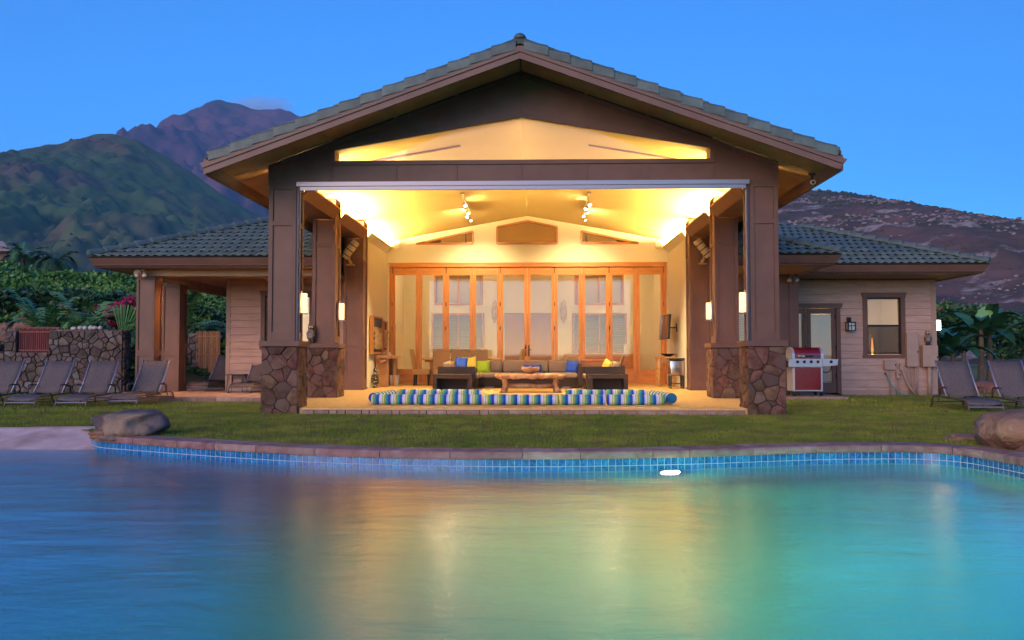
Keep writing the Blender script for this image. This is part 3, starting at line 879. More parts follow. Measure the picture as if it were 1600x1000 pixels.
# ---- pavilion roof: slab, soffit boards, rake boards, rake tiles
ZR = .05
YF, YB = 13.8, 31.5
for s in (-1, 1):
    MB().prism([(s * .0, 6.075 + ZR), (s * 5.26, soff(5.26) + .005 + ZR), (s * 5.26, soff(5.26) + .12), (s * .0, 6.24)], 'y', YF + .04, YB).build('roof_deck', 'roofbase', H)
    # soffit: boards running across, with open joints
    sf = None
    ys = [YF + .05, 14.42, 15.04] ; 
    for a, b in zip(ys, ys[1:]):
        MB().prism([(s * .012, soff(.012)), (s * 5.24, soff(5.24)), (s * 5.24, soff(5.24) + .03), (s * .012, soff(.012) + .03)], 'y', a + .003, b - .003).build('soffit_board', 'soffit', H)
    for k in range(9):
        a = 15.52 + k * 1.75; b = a + 1.75
        MB().prism([(s * 4.58, soff(4.58)), (s * 5.24, soff(5.24)), (s * 5.24, soff(5.24) + .03), (s * 4.58, soff(4.58) + .03)], 'y', a + .003, b - .003).build('soffit_board', 'soffit', H)
    MB().prism([(s * 4.58, soff(4.58)), (s * 5.24, soff(5.24)), (s * 5.24, soff(5.24) + .03), (s * 4.58, soff(4.58) + .03)], 'y', 15.043, 15.517).build('soffit_board', 'soffit', H)
    for xx in (1.17, 2.27, 3.45):
        MB().prism([(s * (xx - .03), soff(xx - .03) - .012), (s * (xx + .03), soff(xx + .03) - .012), (s * (xx + .03), soff(xx + .03) - .001), (s * (xx - .03), soff(xx - .03) - .001)], 'y', YF + .05, 15.07).build('soffit_batten', 'soffit', H)
    # rake fascia in two layers
    def rk(z0, z1, y0, y1, x1, nm):
        MB().prism([(0, z0), (s * x1, z0 - .362 * x1), (s * (x1 + (z1 - z0) * .62), z1 - .362 * (x1 + (z1 - z0) * .62)), (0, z1)], 'y', y0, y1).build(nm, 'fascia', H)
    rk(5.858, 5.965, YF, YF + .045, 5.21, 'rake_board'); rk(5.968, 6.06, YF - .025, YF + .042, 5.275, 'rake_board')
    # eave fascia down the side
    a, b = sorted((s * 5.245, s * 5.29))
    MB().box(a, b, YF + .05, YB, soff(5.27) - .20, soff(5.27) + .06).build('eave_fascia', 'fascia', H)
    # rake tiles, lapping down the slope
    ux = Vector((s, 0, -.362)).normalized()
    L = .385; nT = 14
    for k in range(nT):
        q = MB(); nn = 7; V = []; F = []
        st = .10 + k * L
        for j, (d, rr) in enumerate(((-.03, .105), (L + .0, .125), (L + .018, .125), (L + .018, .112))):
            for i in range(nn):
                t = math.pi * (i / (nn - 1))
                if rr == .112: py, pz = -math.cos(t) * .105, math.sin(t) * .10
                else: py, pz = -math.cos(t) * rr, math.sin(t) * rr
                if i == 0: pz = -.085
                V.append(ux * (st + d) + Vector((0, YF + .075 + py, 6.115 + pz + (j == 0) * -.012 + (.022 if j else 0))))
        for j in range(3):
            for i in range(nn - 1):
                F.append((j * nn + i, j * nn + i + 1, (j + 1) * nn + i + 1, (j + 1) * nn + i))
        F.append(tuple(range(3 * nn, 4 * nn)))
        MB().add(V, F).build('rake_tile', 'tile', H)
    # field tiles behind the rake, joined: never seen clearly from the ground
MB().lathe([(.10, 0), (.10, .03), (.085, .065), (.045, .092), (.0, .10)], (0, YF + .10, 6.215), 16).build('ridge_finial', 'tile', H, smooth=True)
fieldt = MB()
for k in range(12):
    for s in (-1, 1):
        xx = .15 + k * .43
        fieldt.prism([(s * xx, 6.24 - .362 * xx + .05), (s * (xx + .43), 6.24 - .362 * (xx + .43) + .07), (s * (xx + .43), 6.24 - .362 * (xx + .43) - .0), (s * xx, 6.24 - .362 * xx - .0)], 'y', YF + .22, YB)
tag(fieldt.build('tile_row', 'tile', H), kind='stuff')
MB().tube([(0, YF + .2, 6.24), (0, YB, 6.24)], .12, 10).build('ridge_cap', 'tile', H)

# ---- ceiling, cove beams, side walls of the room
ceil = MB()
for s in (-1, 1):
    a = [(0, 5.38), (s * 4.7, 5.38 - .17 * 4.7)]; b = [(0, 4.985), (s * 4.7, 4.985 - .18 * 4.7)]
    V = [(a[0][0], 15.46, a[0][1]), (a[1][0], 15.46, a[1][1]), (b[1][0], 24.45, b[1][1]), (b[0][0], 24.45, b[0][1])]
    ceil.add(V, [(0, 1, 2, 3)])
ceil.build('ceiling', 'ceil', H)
MT['cove'] = E('cove_strip_glow', (1.0, .71, .27), 310)
for s in (-1, 1):
    for (y0, y1) in ((15.585, 18.075), (18.585, 21.055), (21.565, 24.395)):
        # crown shaped beam with a light trough behind its lip
        inner = [(s * 3.955, 4.07), (s * 4.115, 3.885), (s * 4.56, 3.885), (s * 4.56, 3.93), (s * 4.14, 3.93), (s * 4.015, 4.07)]
        bm_ = MB().prism(inner, 'y', y0, y1).build('cove_beam', 'panel' if y0 < 21 else 'cream', H)
        lip = [(s * 3.942, 4.072), (s * 4.02, 4.072), (s * 4.02, 4.098), (s * 3.942, 4.098)]
        MB().prism(lip, 'y', y0, y1).build('lip', 'firh', bm_)
        MB().prism([(s * 4.22, 4.03), (s * 4.27, 4.03), (s * 4.27, 4.075), (s * 4.22, 4.075)], 'y', y0 + .1, y1 - .1).build('light_strip', 'cove', bm_)
        # upper infill between beam and roof, closing the outer side of the trough
        a, b = sorted((s * 4.53, s * 4.574))
        MB().box(a, b, y0, y1, 3.932, 4.44).build('beam_infill', 'cream', H)
    a, b = sorted((s * 4.062, s * 4.574))
    MB().box(a, b, 21.563, 24.398, zf(21.5) - .1, 3.883).build('side_wall', 'cream', H)
    a, b = sorted((s * 4.576, s * 4.62))
    MB().box(a, b, 21.56, 30.5, -.1, 4.4).build('outer_wall', 'siding', H)

# ---- back wall with transom windows and the folding doors
BY = 24.40
holes = [(-3.96, 3.975, 0, 3.565)]
bw = MB()
for a, b, c, d in wall_boxes(-4.6, 4.6, .02, 4.20, holes): bw.box(a, b, BY, BY + .18, c, d)
# gable part around the transoms, in strips
def cz(x): return 4.985 - .18 * abs(x)
T1 = [(-3.25, 4.162), (-1.55, 4.162), (-1.55, 4.555)]
def band(x0, x1, lo0, lo1, hi0, hi1):
    bw.prism([(x0, lo0), (x1, lo1), (x1, hi1), (x0, hi0)], 'y', BY + .002, BY + .178)
for s in (-1, 1):
    band(s * 4.6, s * 3.25, 4.2, 4.2, cz(4.6) + .02, cz(3.25) + .02)
    band(s * 3.25, s * 1.55, 4.205, 4.555, cz(3.25) + .02, cz(1.55) + .02)
    band(s * 1.55, s * .89, 4.2, 4.2, cz(1.55) + .02, cz(.89) + .02)
    band(s * .89, 0, 4.675, 4.855, cz(.89) + .02, cz(0) + .02)
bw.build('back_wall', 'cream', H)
def transom(pts):
    g = pane_poly('transom_window', pts, BY + .06, BY + .066, 'glass', H)
    f = MB(); n = len(pts)
    for i in range(n):
        p, q = pts[i], pts[(i + 1) % n]
        f.bar((p[0], BY + .01, p[1]), (q[0], BY + .01, q[1]), .12, .055, up=(0, 1, 0)) if False else f.bar((p[0], BY + .01, p[1]), (q[0], BY + .01, q[1]), .055, .12, up=(0, 1, 0))
    f.build('frame', 'firh', g)
transom([(-3.22, 4.18), (-1.57, 4.18), (-1.57, 4.535)]); transom([(3.22, 4.18), (1.57, 4.18), (1.57, 4.535)])
transom([(-.87, 4.18), (.87, 4.18), (.87, 4.66), (0, 4.835), (-.87, 4.66)])
MB().box(-4.0, 4.015, BY - .04, BY + .17, 3.50, 3.60).box(-4.03, 4.045, BY - .055, BY + .1, 3.602, 3.625).build('door_head', 'firh', H)
for xa in (-4.0, 3.945):
    MB().box(xa, xa + .07, BY - .035, BY + .165, .09, 3.499).build('door_jamb', 'fir', H)
MB().box(-3.93, 3.945, BY - .02, BY + .15, .08, .115).build('door_sill', 'alu', H)
LW = (3.945 + 3.93) / 10
rail_m = MB().box(.09, LW - .09, 0, .05, .535 - .115 - .42, .42).box(.09, LW - .09, 0, .05, 3.16, 3.355)
def leaf(i):
    x0 = -3.93 + i * LW
    d = MB(); g = .004
    d.box(g, .092, 0, .055, 0, 3.375); d.box(LW - .092, LW - g, 0, .055, 0, 3.375)
    o = d.build('folding_door', 'fir', H, loc=(x0, BY + .02, .118))
    MB().box(.092, LW - .092, .003, .052, .0, .42).build('rail', 'firh', o); MB().box(.092, LW - .092, .003, .052, 3.155, 3.374).build('rail', 'firh', o)
    MB().box(.092, LW - .092, .022, .028, .42, 3.155).build('pane', 'doorglass', o)
    if i in (4, 5):
        xx = LW - .045 if i == 4 else .045
        MB().box(xx - .018, xx + .018, -.008, 0, .80, 1.12).tube([(xx, -.01, .98), (xx, -.05, .98), (xx + (-.09 if i == 4 else .09), -.052, .98)], .011, 6).build('handle', 'iron', o)
    if i in (0, 2, 4, 6, 8, 9):
        e = g if i != 9 else LW - g
        for zz in (.5, 1.55, 2.25, 3.2): MB().box(e - .012, e + .012, -.008, 0, zz, zz + .11 + (.1 if zz > 3 else 0)).build('hinge', 'iron', o)
    return o
for i in range(10): leaf(i)

# ---- the room behind the glass
room = MB()
room.box(-4.57, 4.57, 24.58, 30.3, .0, .105)
room.build('inner_floor', 'floor', H)
MB().box(-4.57, 4.57, 24.58, 30.3, 5.0, 5.05).build('inner_ceiling', 'ceil', H)
iw = MB()
iw.box(-4.57, -4.45, 24.58, 30.2, .105, 5.0); iw.box(4.45, 4.57, 24.58, 30.2, .105, 5.0)
iholes = [(-.86, .86, .105, 2.44), (-3.4, -1.65, 1.1, 2.37), (1.6, 3.4, 1.1, 2.37), (-3.3, -1.7, 2.8, 3.75), (1.7, 3.3, 2.8, 3.75)]
for a, b, c, d in wall_boxes(-4.45, 4.45, .105, 5.0, iholes): iw.box(a, b, 30.0, 30.2, c, d)
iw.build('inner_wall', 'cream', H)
for xx in (-.43, .43):
    d = MB().box(xx - .42, xx + .42, 30.03, 30.08, .11, 2.43).build('entry_door', M('entry_door_paint', (.42, .20, .13), .5, (.48, .24, .16), ns=4, stretch=(5, 1, .3)) if xx < 0 else bpy.data.materials['entry_door_paint'], H)
    for k in range(5): MB().box(xx - .36 + k * .15, xx - .225 + k * .15, 30.022, 30.03, .25, 2.3).build('board', bpy.data.materials['entry_door_paint'], d)
for (a, b, c, d) in iholes[1:]:
    w = MB().box(a, b, 30.1, 30.106, c, d).build('inner_window', 'glass', H)
    f = MB()
    f.box(a - .07, a, 29.97, 30.05, c - .07, d + .07); f.box(b, b + .07, 29.97, 30.05, c - .07, d + .07)
    f.box(a, b, 29.97, 30.05, c - .07, c); f.box(a, b, 29.97, 30.05, d, d + .07); f.box((a + b) / 2 - .03, (a + b) / 2 + .03, 29.98, 30.05, c, d)
    f.build('frame', 'fir', w)
    for k in range(20):  # slats added in the upper windows so those panes look pale and lit
        T = Matrix.Translation(((a + b) / 2, 30.07, c + (k + .5) * (d - c) / 20)) @ Matrix.Rotation(R(-50 if c < 2 else -75), 4, 'X')
        MB().box(-(b - a) / 2 + .02, (b - a) / 2 - .02, -.034, .034, -.002, .002, T).build('blind_slat', 'blind', w)
MT['downlight'] = E('downlight_glow', (1.0, .67, .36), 125)
for xx in (-2.7, 2.7):
    for yy in (26.2, 27.4, 28.6):
        MB().lathe([(.13, 0), (.13, .01)], (xx, yy, 4.985), 14).build('downlight', 'downlight', H)

# ---- low wings: walls with lap siding, eaves, tiled hip roofs
def lap_wall(x0, x1, z0, z1, y, holes, mat='siding', course=.188, boards=True, thick=.16, parent=None):
    m = MB()
    for a, b, c, d in wall_boxes(x0, x1, z0, z1, holes): m.box(a, b, y, y + thick, c, d)
    w = m.build('wall', 'corner', H)
    z = z0
    while z < z1 - .01:
        zt = min(z + course, z1)
        for a, b, c, d in wall_boxes(x0, x1, z, zt, holes):
            if d - c > .02:
                MB().prism([(y - .003, c), (y - .030, c + .001), (y - .008, d - .004), (y - .003, d)], 'x', a + .001, b - .001).build('siding_board', mat, w)
        z = zt
    return w
def window(x0, x1, z0, z1, y, label=None, rail=None, frame='taupe'):
    w = MB().box(x0, x1, y + .06, y + .066, z0, z1).build('window', 'glass', H)
    f = MB(); t = .11
    f.box(x0 - t, x0, y - .045, y + .03, z0 - .02, z1 + .001); f.box(x1, x1 + t, y - .045, y + .03, z0 - .02, z1 + .001)
    f.prism([(x0 - t - .04, z1 + .13), (x0 - t, z1), (x1 + t, z1), (x1 + t + .04, z1 + .13)], 'y', y - .06, y + .03)
    f.box(x0 - t - .02, x1 + t + .02, y - .06, y + .03, z0 - .10, z0 - .022)
    f.build('trim', frame, w)
    g = MB(); e = .035
    g.box(x0, x0 + e, y + .02, y + .075, z0, z1); g.box(x1 - e, x1, y + .02, y + .075, z0, z1); g.box(x0 + e, x1 - e, y + .02, y + .075, z0, z0 + e); g.box(x0 + e, x1 - e, y + .02, y + .075, z1 - e, z1)
    if rail: g.box(x0 + e, x1 - e, y + .018, y + .077, rail - .025, rail + .025)
    g.build('frame', 'iron', w)
    return w
def blind(parent, x0, x1, z0, z1, y, n, tilt=.35, hgt=.042):
    for k in range(n):
        z = z0 + (k + .5) * (z1 - z0) / n
        T = Matrix.Translation(((x0 + x1) / 2, y, z)) @ Matrix.Rotation(tilt, 4, 'X')
        MB().box(-(x1 - x0) / 2, (x1 - x0) / 2, -hgt / 2, hgt / 2, -.0015, .0015, T).build('blind_slat', 'blind', parent)
EZ = 2.95; SL = .41
# left wing
LY = 22.2
win_l = window(-6.92, -5.72, 1.2, 2.52, LY)
wl_ = lap_wall(-7.93, -4.63, -.02, EZ, LY, [(-6.93, -5.71, 1.19, 2.53)])
MB().box(-7.96, -7.85, LY - .03, LY + .1, 0, EZ).build('corner_board', 'corner', wl_)
lap_wall_side = MB().box(-7.93, -7.8, LY + .17, 31, 0, EZ).build('wall', 'corner', H)
blind(win_l, -6.87, -5.77, 1.95, 2.5, LY + .1, 14)
def porch_column(x0, y0, w):
    r = .025; sw = .055
    c = MB().box(x0 + r, x0 + w - r, y0 + r, y0 + w - r, 0, EZ - .16).build('porch_column', 'panel', H)
    t = MB()
    for a in (x0, x0 + w - sw):
        for b in (y0, y0 + w - sw): t.box(a, a + sw, b, b + sw, 0, EZ - .15)
    for z0, z1 in ((0, .22), (.92, 1.06), (EZ - .24, EZ - .15)):
        t.box(x0 + sw, x0 + w - sw, y0 + .001, y0 + w - .001, z0, z1); t.box(x0 + .001, x0 + w - .001, y0 + sw, y0 + w - sw, z0, z1)
    t.build('stile_and_rail_trim', 'taupe', c)
porch_column(-9.10, 19.5, .43); porch_column(-9.47, 21.7, .46)
pb = MB(); pb.box(-9.12, -4.62, 19.55, 19.85, EZ - .15, EZ - .002); pb.box(-9.12, -8.82, 19.86, 21.69, EZ - .15, EZ - .002); pb.box(-9.30, -9.05, 22.17, 30.5, EZ - .22, EZ - .002)
pb.build('porch_beam', 'soffit', H)
MT['porchlight'] = E('porch_light_glow', (1.0, .50, .12), 650)
pdl = MB().lathe([(.08, 0), (.08, .012)], (-8.25, 20.12, EZ - .016), 14).build('downlight', 'porchlight', H)
cn = MB(); cn.v = [((.1 + .006 * q) * math.cos(2 * math.pi * k / 16) - 8.25, (.1 + .006 * q) * math.sin(2 * math.pi * k / 16) + 20.12, z) for q in (0, 1) for z in (EZ, EZ - .11) for k in range(16)]
cn.f = [(a * 16 + k, a * 16 + (k + 1) % 16, b * 16 + (k + 1) % 16, b * 16 + k) for a, b in ((0, 1), (2, 3), (1, 3)) for k in range(16)]
cn.build('can_baffle', 'taupe', pdl)  # unseen baffle added round the lamp to keep its glare off the water
MB().tube([(-8.32, 23.6, 0), (-8.32, 23.6, 2.45)], .035, 8).build('downspout', 'white', H)
# right wing
RY, SY = 22.5, 21.2
win_r = window(8.97, 9.85, .975, 2.46, RY, rail=1.72)
wr_ = lap_wall(6.78, 10.74, -.08, EZ, RY, [(8.96, 9.86, .965, 2.47), (6.8, 8.27, -.08, 2.2)])
MB().box(10.64, 10.77, RY - .03, RY + .1, -.08, EZ).build('corner_board', 'corner', wr_)
MB().box(10.62, 10.74, RY + .17, 31, -.08, EZ).build('wall', 'corner', H)
MB().box(8.28, 10.64, RY - .035, RY - .005, -.12, .03).build('skirting', 'corner', wr_)
MT['screenmesh'] = glass_mat('insect_screen', tint=(.42, .42, .46), boost=1.0, rough=.3)
MB().box(9.0, 9.82, RY + .045, RY + .05, 1.0, 1.70).build('insect_screen', 'screenmesh', win_r)
win_s = window(5.05, 6.0, 1.25, 2.45, SY)
ws_ = MB()
for a, b, c, d in wall_boxes(4.63, 6.77, -.06, EZ, [(5.04, 6.01, 1.24, 2.46)]): ws_.box(a, b, SY, SY + .14, c, d)
ws_.box(6.63, 6.77, SY + .141, RY - .001, -.06, EZ)
ws_ = ws_.build('wall', 'panel', H)
MB().box(6.56, 6.79, SY - .03, SY, -.06, EZ).build('corner_board', 'taupe', ws_)
blind(win_s, 5.1, 5.95, 1.28, 2.42, SY + .1, 26, .7)
blind(win_r, 9.0, 9.82, 1.74, 2.43, RY + .11, 26, .55, .03); blind(win_r, 9.0, 9.82, 1.0, 1.70, RY + .11, 26, -.15, .03)
# french doors
fd = MB()
fd.box(8.165, 8.27, RY - .05, RY + .05, -.06, 2.18); fd.prism([(6.8, 2.31), (6.8, 2.182), (8.29, 2.182), (8.34, 2.31)], 'y', RY - .065, RY + .05)
fd = fd.build('door_frame', 'taupe', H)
def french_leaf(x0, x1):
    d = MB(); a, b = x0 + .105, x1 - .105
    d.box(x0, a, RY + .0, RY + .05, -.045, 2.175); d.box(b, x1, RY + .0, RY + .05, -.045, 2.175)
    d.box(a, b, RY + .001, RY + .049, -.045, .22); d.box(a, b, RY + .001, RY + .049, 2.04, 2.174)
    o = d.build('french_door', 'taupe', H)
    MB().box(a, b, RY + .022, RY + .027, .22, 2.04).build('pane', 'glass', o)
    blind(o, a - .02, b + .02, .25, 2.02, RY + .1, 40, .9, .05)
    for z in (.35, 1.1, 1.9): MB().box(x1 - .03, x1 - .005, RY - .012, RY + .0, z, z + .1).build('hinge', 'iron', o)
french_leaf(6.81, 7.385); french_leaf(7.405, 8.16)
# curtain hanging inside the french door
V = []; F = []
for i in range(13):
    xx = 7.78 + .25 * i / 12; yy = RY + .17 + .02 * math.sin(i * 1.9)
    V += [(xx, yy, .2), (xx - .06 * (i < 9), yy, 2.0)]
for i in range(12): F.append((2 * i, 2 * i + 2, 2 * i + 3, 2 * i + 1))
MB().add(V, F).build('curtain', 'curtain', H)
# rooms behind the wing windows, with their lamps
def wing_room(x0, x1, y0, y1, z0, z1):
    m = MB()
    V = [(x0, y0, z0), (x1, y0, z0), (x1, y1, z0), (x0, y1, z0), (x0, y0, z1), (x1, y0, z1), (x1, y1, z1), (x0, y1, z1)]
    m.add(V, [(0, 1, 2, 3), (4, 5, 6, 7), (1, 2, 6, 5), (2, 3, 7, 6), (3, 0, 4, 7)])
    m.build('inner_room', 'cream', H)
wing_room(6.80, 8.5, RY + .165, 25.6, -.02, 2.8); wing_room(8.52, 10.6, RY + .165, 25.6, -.02, 2.8)
wing_room(4.64, 6.6, SY + .145, 24.5, -.02, 2.8); wing_room(-7.7, -4.64, LY + .165, 25.5, 0, 2.8)
MT['roomlamp'] = E('room_lamp_glow', (1.0, .70, .34), 16)
for (xx, yy, zz, ss) in ((7.6, 24.6, 2.7, .15), (9.2, 24.6, 2.7, .10), (5.6, 23.2, 2.7, .10), (-6.2, 23.6, 2.7, .24)):
    MB().lathe([(ss, 0), (ss, .05)], (xx, yy, zz), 14).build('ceiling_lamp', 'roomlamp', H)

# ---- hip roofs with real tiles
tm = MB(); W2 = .1; TL = .40; V = []; F = []
prof = [(-.10, .004), (-.075, .0), (-.05, .009), (-.02, .027), (.01, .035), (.04, .030), (.07, .013), (.10, .004)]
for (yy, lift) in ((0, .020), (TL, -.004)):
    for xx, zz in prof: V.append((xx, yy, zz + lift))
for xx, zz in prof: V.append((xx, .002, zz + .020 - .016))
k = len(prof)
for i in range(k - 1):
    F.append((i, i + 1, k + i + 1, k + i)); F.append((2 * k + i, 2 * k + i + 1, i + 1, i))
tile_mesh = tm.add(V, F).mesh('roof_tile', 'tile', smooth=False)
for i_, p_ in enumerate(tile_mesh.polygons):
    p_.use_smooth = (i_ % 2 == 0)
TILE_N = 0; spare = MB(); ANG = math.atan(SL)
def tile_field(roof, x0, x1, ye, ze, rows, hip_l, hip_r, skip=lambda x, y, z: False, first=True):
    """tiles on a front slope; hip_l / hip_r: the end leans in at 45 degrees"""
    global TILE_N
    e = .36
    for r in range(rows):
        dy = r * e * math.cos(ANG); y = ye + dy; z = ze + dy * SL
        xa = x0 + (dy + .10 if hip_l else 0); xb = x1 - (dy + .10 if hip_r else 0)
        n = int((xb - xa) / .2)
        off = xa + .1 if not hip_r or hip_l else xb - .1 - (n - 1) * .2
        for i in range(n):
            xx = off + i * .2
            if skip(xx, y, z): continue
            if TILE_N < 300 and first:
                link('tile', tile_mesh, roof, (xx, y, z + .004), (ANG, 0, 0)); TILE_N += 1
            else:
                T = Matrix.Translation((xx, y, z + .004)) @ Matrix.Rotation(ANG, 4, 'X')
                spare.add([T @ Vector(v) for v in V_TILE], F_TILE)
V_TILE, F_TILE = list(tm.v), list(tm.f)
def hip_caps(roof, x0, y0, z0, sx, n):
    d = Vector((sx, 1, SL)).normalized(); L = .36
    a = d.cross(Vector((0, 0, 1))).normalized(); u = a.cross(d).normalized()
    for k in range(n):
        V = []; F = []; nn = 7
        for dd, rr in ((-.02, .118), (0, .125), (L + .05, .10)):
            for i in range(nn):
                t = math.pi * i / (nn - 1)
                V.append(d * dd + a * math.cos(t) * rr + u * (math.sin(t) * rr + .01 - (.02 if dd > .1 else 0)) )
        for j in range(2):
            for i in range(nn - 1): F.append((j * nn + i, j * nn + i + 1, (j + 1) * nn + i + 1, (j + 1) * nn + i))
        F.append(tuple(range(nn)))
        MB().add(V, F).build('hip_tile', 'tile', roof, loc=Vector((x0, y0, z0)) + d * (k * L + .08))
def hip_roof(x0, x1, ye, yb, ze, hip_l, hip_r, top):
    """closed hip roof body: front eave at ye, back eave at yb, ridge `top` metres in"""
    m = MB(); a, b = x0, x1; t = top
    la, lb = (a + t if hip_l else a), (b - t if hip_r else b)
    V = [(a, ye, ze), (b, ye, ze), (b, yb, ze), (a, yb, ze), (la, ye + t, ze + t * SL), (lb, ye + t, ze + t * SL), (lb, yb - t, ze + t * SL), (la, yb - t, ze + t * SL)]
    F = [(0, 1, 5, 4), (1, 2, 6, 5), (2, 3, 7, 6), (3, 0, 4, 7), (4, 5, 6, 7), (3, 2, 1, 0)]
    return m.add(V, F).build('roof', 'roofbase', H)
def eave(x0, x1, ye, ze, ends, depth, side_len=9):
    f = MB(); s_ = 0
    # flared fascia: the ends lean outwards like a boat's bow
    xl, xr = (x0 + .16 if ends[0] else x0), (x1 - .16 if ends[1] else x1)
    f.add([(x0 + .02 * ends[0], ye + .02, ze - .02), (x1 - .02 * ends[1], ye + .02, ze - .02), (xr, ye + .16, EZ), (xl, ye + .16, EZ),
           (x0 + .02 * ends[0], ye + .4, ze - .02), (x1 - .02 * ends[1], ye + .4, ze - .02), (xr, ye + .4, EZ), (xl, ye + .4, EZ)],
          [(0, 1, 2, 3), (4, 5, 1, 0), (7, 6, 5, 4), (3, 2, 6, 7), (0, 3, 7, 4), (1, 5, 6, 2)])
    f.build('fascia', 'fascia', H)
    MB().box(x0 + .11, x1 - .11, ye + .065, ye + .15, EZ + .045, EZ + .058).build('fascia_lower_strip', 'taupe', H)  # narrow projecting taupe strip, lower member of the two-part fascia
    for sgn, on, xe in ((-1, ends[0], x0), (1, ends[1], x1)):
        if on:
            MB().add([(xe - sgn * .02, ye + .4, ze - .02), (xe - sgn * .16, ye + .4, EZ), (xe - sgn * .16, ye + side_len, EZ), (xe - sgn * .02, ye + side_len, ze - .02), (xe - sgn * .4, ye + .4, ze - .03), (xe - sgn * .4, ye + .4, EZ + .001), (xe - sgn * .4, ye + side_len, EZ + .001), (xe - sgn * .4, ye + side_len, ze - .03)],
                     [(0, 1, 2, 3), (4, 5, 6, 7), (0, 3, 7, 4), (1, 2, 6, 5), (0, 4, 5, 1), (3, 2, 6, 7)]).build('fascia', 'fascia', H)
    MB().box(xl + .02, xr - .02, ye + .2, ye + depth, EZ + .002, EZ + .02).build('soffit', 'soffit', H)
TZ = EZ + .235
LEY = 18.9
rl = hip_roof(-10.0, -4.62, LEY, 31.4, TZ, True, False, 4.5)
tile_field(rl, -10.0, -4.66, LEY, TZ, 10, True, False)
hip_caps(rl, -10.0, LEY, TZ + .02, 1, 13)
eave(-10.0, -4.62, LEY, TZ, (1, 0), 10.5, 12)
SEY, REY = 18.8, 20.9
rs = hip_roof(4.62, 7.06, SEY, 30, TZ, False, True, 2.4)
hip_caps(rs, 7.06, SEY, TZ + .02, -1, 7)
eave(4.62, 7.06, SEY, TZ, (0, 1), 3.9, 2.4)
rr_ = hip_roof(4.62, 11.4, REY, 31.4, TZ, False, True, 4.9)
hip_caps(rr_, 11.4, REY, TZ + .02, -1, 14)
eave(6.5, 11.4, REY, TZ, (0, 1), 9, 10)
tile_field(rs, 4.7, 7.06, SEY, TZ, 5, False, True)
def hidden(x, y, z):                                        # under the small roof
    dy = y - SEY
    return x < 7.06 - 0 and (TZ + min(7.06 - x, dy) * SL > z + .03) and x < 7.0
tile_field(rr_, 4.7, 11.4, REY, TZ, 13, False, True, hidden)
if spare.v: tag(spare.build('tile_row', 'tile', rr_), kind='stuff')
# ================================================================= OUTDOOR OBJECTS
def box_thing(name, label, cat, mat, x0, x1, y0, y1, z0, z1, bevel=.006, group=None):
    o = MB().box(x0, x1, y0, y1, z0, z1).build(name, mat, bevel=bevel)
    return tag(o, label, cat, group)

# ---- sun loungers (origin on the ground under the hinge; the foot end points to -Y)
def make_lounger(label, group, loc, rz):
    t = thing('sun_lounger', label, 'sun lounger', loc, rz, group)
    w = .305
    for s in (-1, 1):
        MB().tube([(s * w, -1.02, 0), (s * w, -.96, .15), (s * w, -.90, .205), (s * w, -.80, .222), (s * w, -.3, .235), (s * w, .15, .25), (s * w, .55, .245)], .017, 7).build('side_rail', 'bronze', t, smooth=True)
        MB().tube([(s * w, .50, .245), (s * w, .60, .20), (s * w, .68, 0)], .017, 7).build('rear_leg', 'bronze', t, smooth=True)
        MB().tube([(s * w, -.05, .265), (s * w, .20, .60), (s * w, .42, .955)], .019, 7).build('back_rail', 'rail', t, smooth=True)
        k = s * (w + .035)
        MB().tube([(s * (w + .01), -.20, .23), (k, -.21, .38), (k, -.185, .425), (k, -.12, .44), (k, .08, .435), (k, .17, .42), (k, .21, .37), (s * (w + .01), .23, .245)], [.013, .013, .015, .018, .018, .015, .013, .012], 7).build('armrest', 'bronze', t, smooth=True)
        MB().tube([(s * w, -.95, .13), (s * w, .64, .10)], .010, 6).build('lower_rail', 'bronze', t)
    MB().tube([(-w, -.975, .11), (w, -.975, .11)], .014, 6).build('front_bar', 'rail', t)
    MB().tube([(-w, .62, .13), (w, .62, .13)], .012, 6).build('rear_bar', 'bronze', t)
    MB().tube([(-w * .8, .2, .60), (-w * .8, .50, .12)], .009, 6).tube([(w * .8, .2, .60), (w * .8, .50, .12)], .009, 6).build('back_support', 'bronze', t)
    def sling(path, nm):
        V = []; F = []; nx = 5
        for y, z in path:
            for i in range(nx):
                u = i / (nx - 1) * 2 - 1
                V.append((u * (w - .012), y, z - .022 * (1 - u * u)))
        for j in range(len(path) - 1):
            for i in range(nx - 1): F.append((j * nx + i, j * nx + i + 1, (j + 1) * nx + i + 1, (j + 1) * nx + i))
        o = MB().add(V, F).build(nm, 'sling', t, smooth=True)
        so = o.modifiers.new('thick', 'SOLIDIFY'); so.thickness = .006
    sling([(-.955, .165), (-.90, .212), (-.8, .232), (-.55, .236), (-.3, .242), (-.06, .258)], 'seat_sling')
    sling([(-.03, .285), (.06, .415), (.20, .60), (.31, .775), (.415, .95)], 'back_sling')
    return t
GL = 'sun loungers on the lawn left of the pavilion'
lng = make_lounger('third taupe sling lounger from the left edge, before the tall end of the stone wall', GL, (-9.10, 17.66, LAWN_Z), R(2))
dup(lng, (-10.06, 17.62, LAWN_Z), R(-1), 'second taupe sling lounger from the left edge, standing near the red bamboo gate')
dup(lng, (-11.16, 17.62, LAWN_Z), R(1), 'taupe sling lounger half cut off by the left edge of the photo')
dup(lng, (-8.28, 18.28, LAWN_Z), R(-2), 'taupe sling lounger in front of the tall brown porch column, nearest the porch')
a = dup(lng, (-8.42, 22.9, 0), R(-14), 'dim taupe lounger standing on the porch slab in front of the reed screen'); a['group'] = 'loungers on the porch'
a = dup(lng, (-7.02, 21.9, 0), R(-8), 'lounger on the porch mostly hidden behind the left stone column'); a['group'] = 'loungers on the porch'
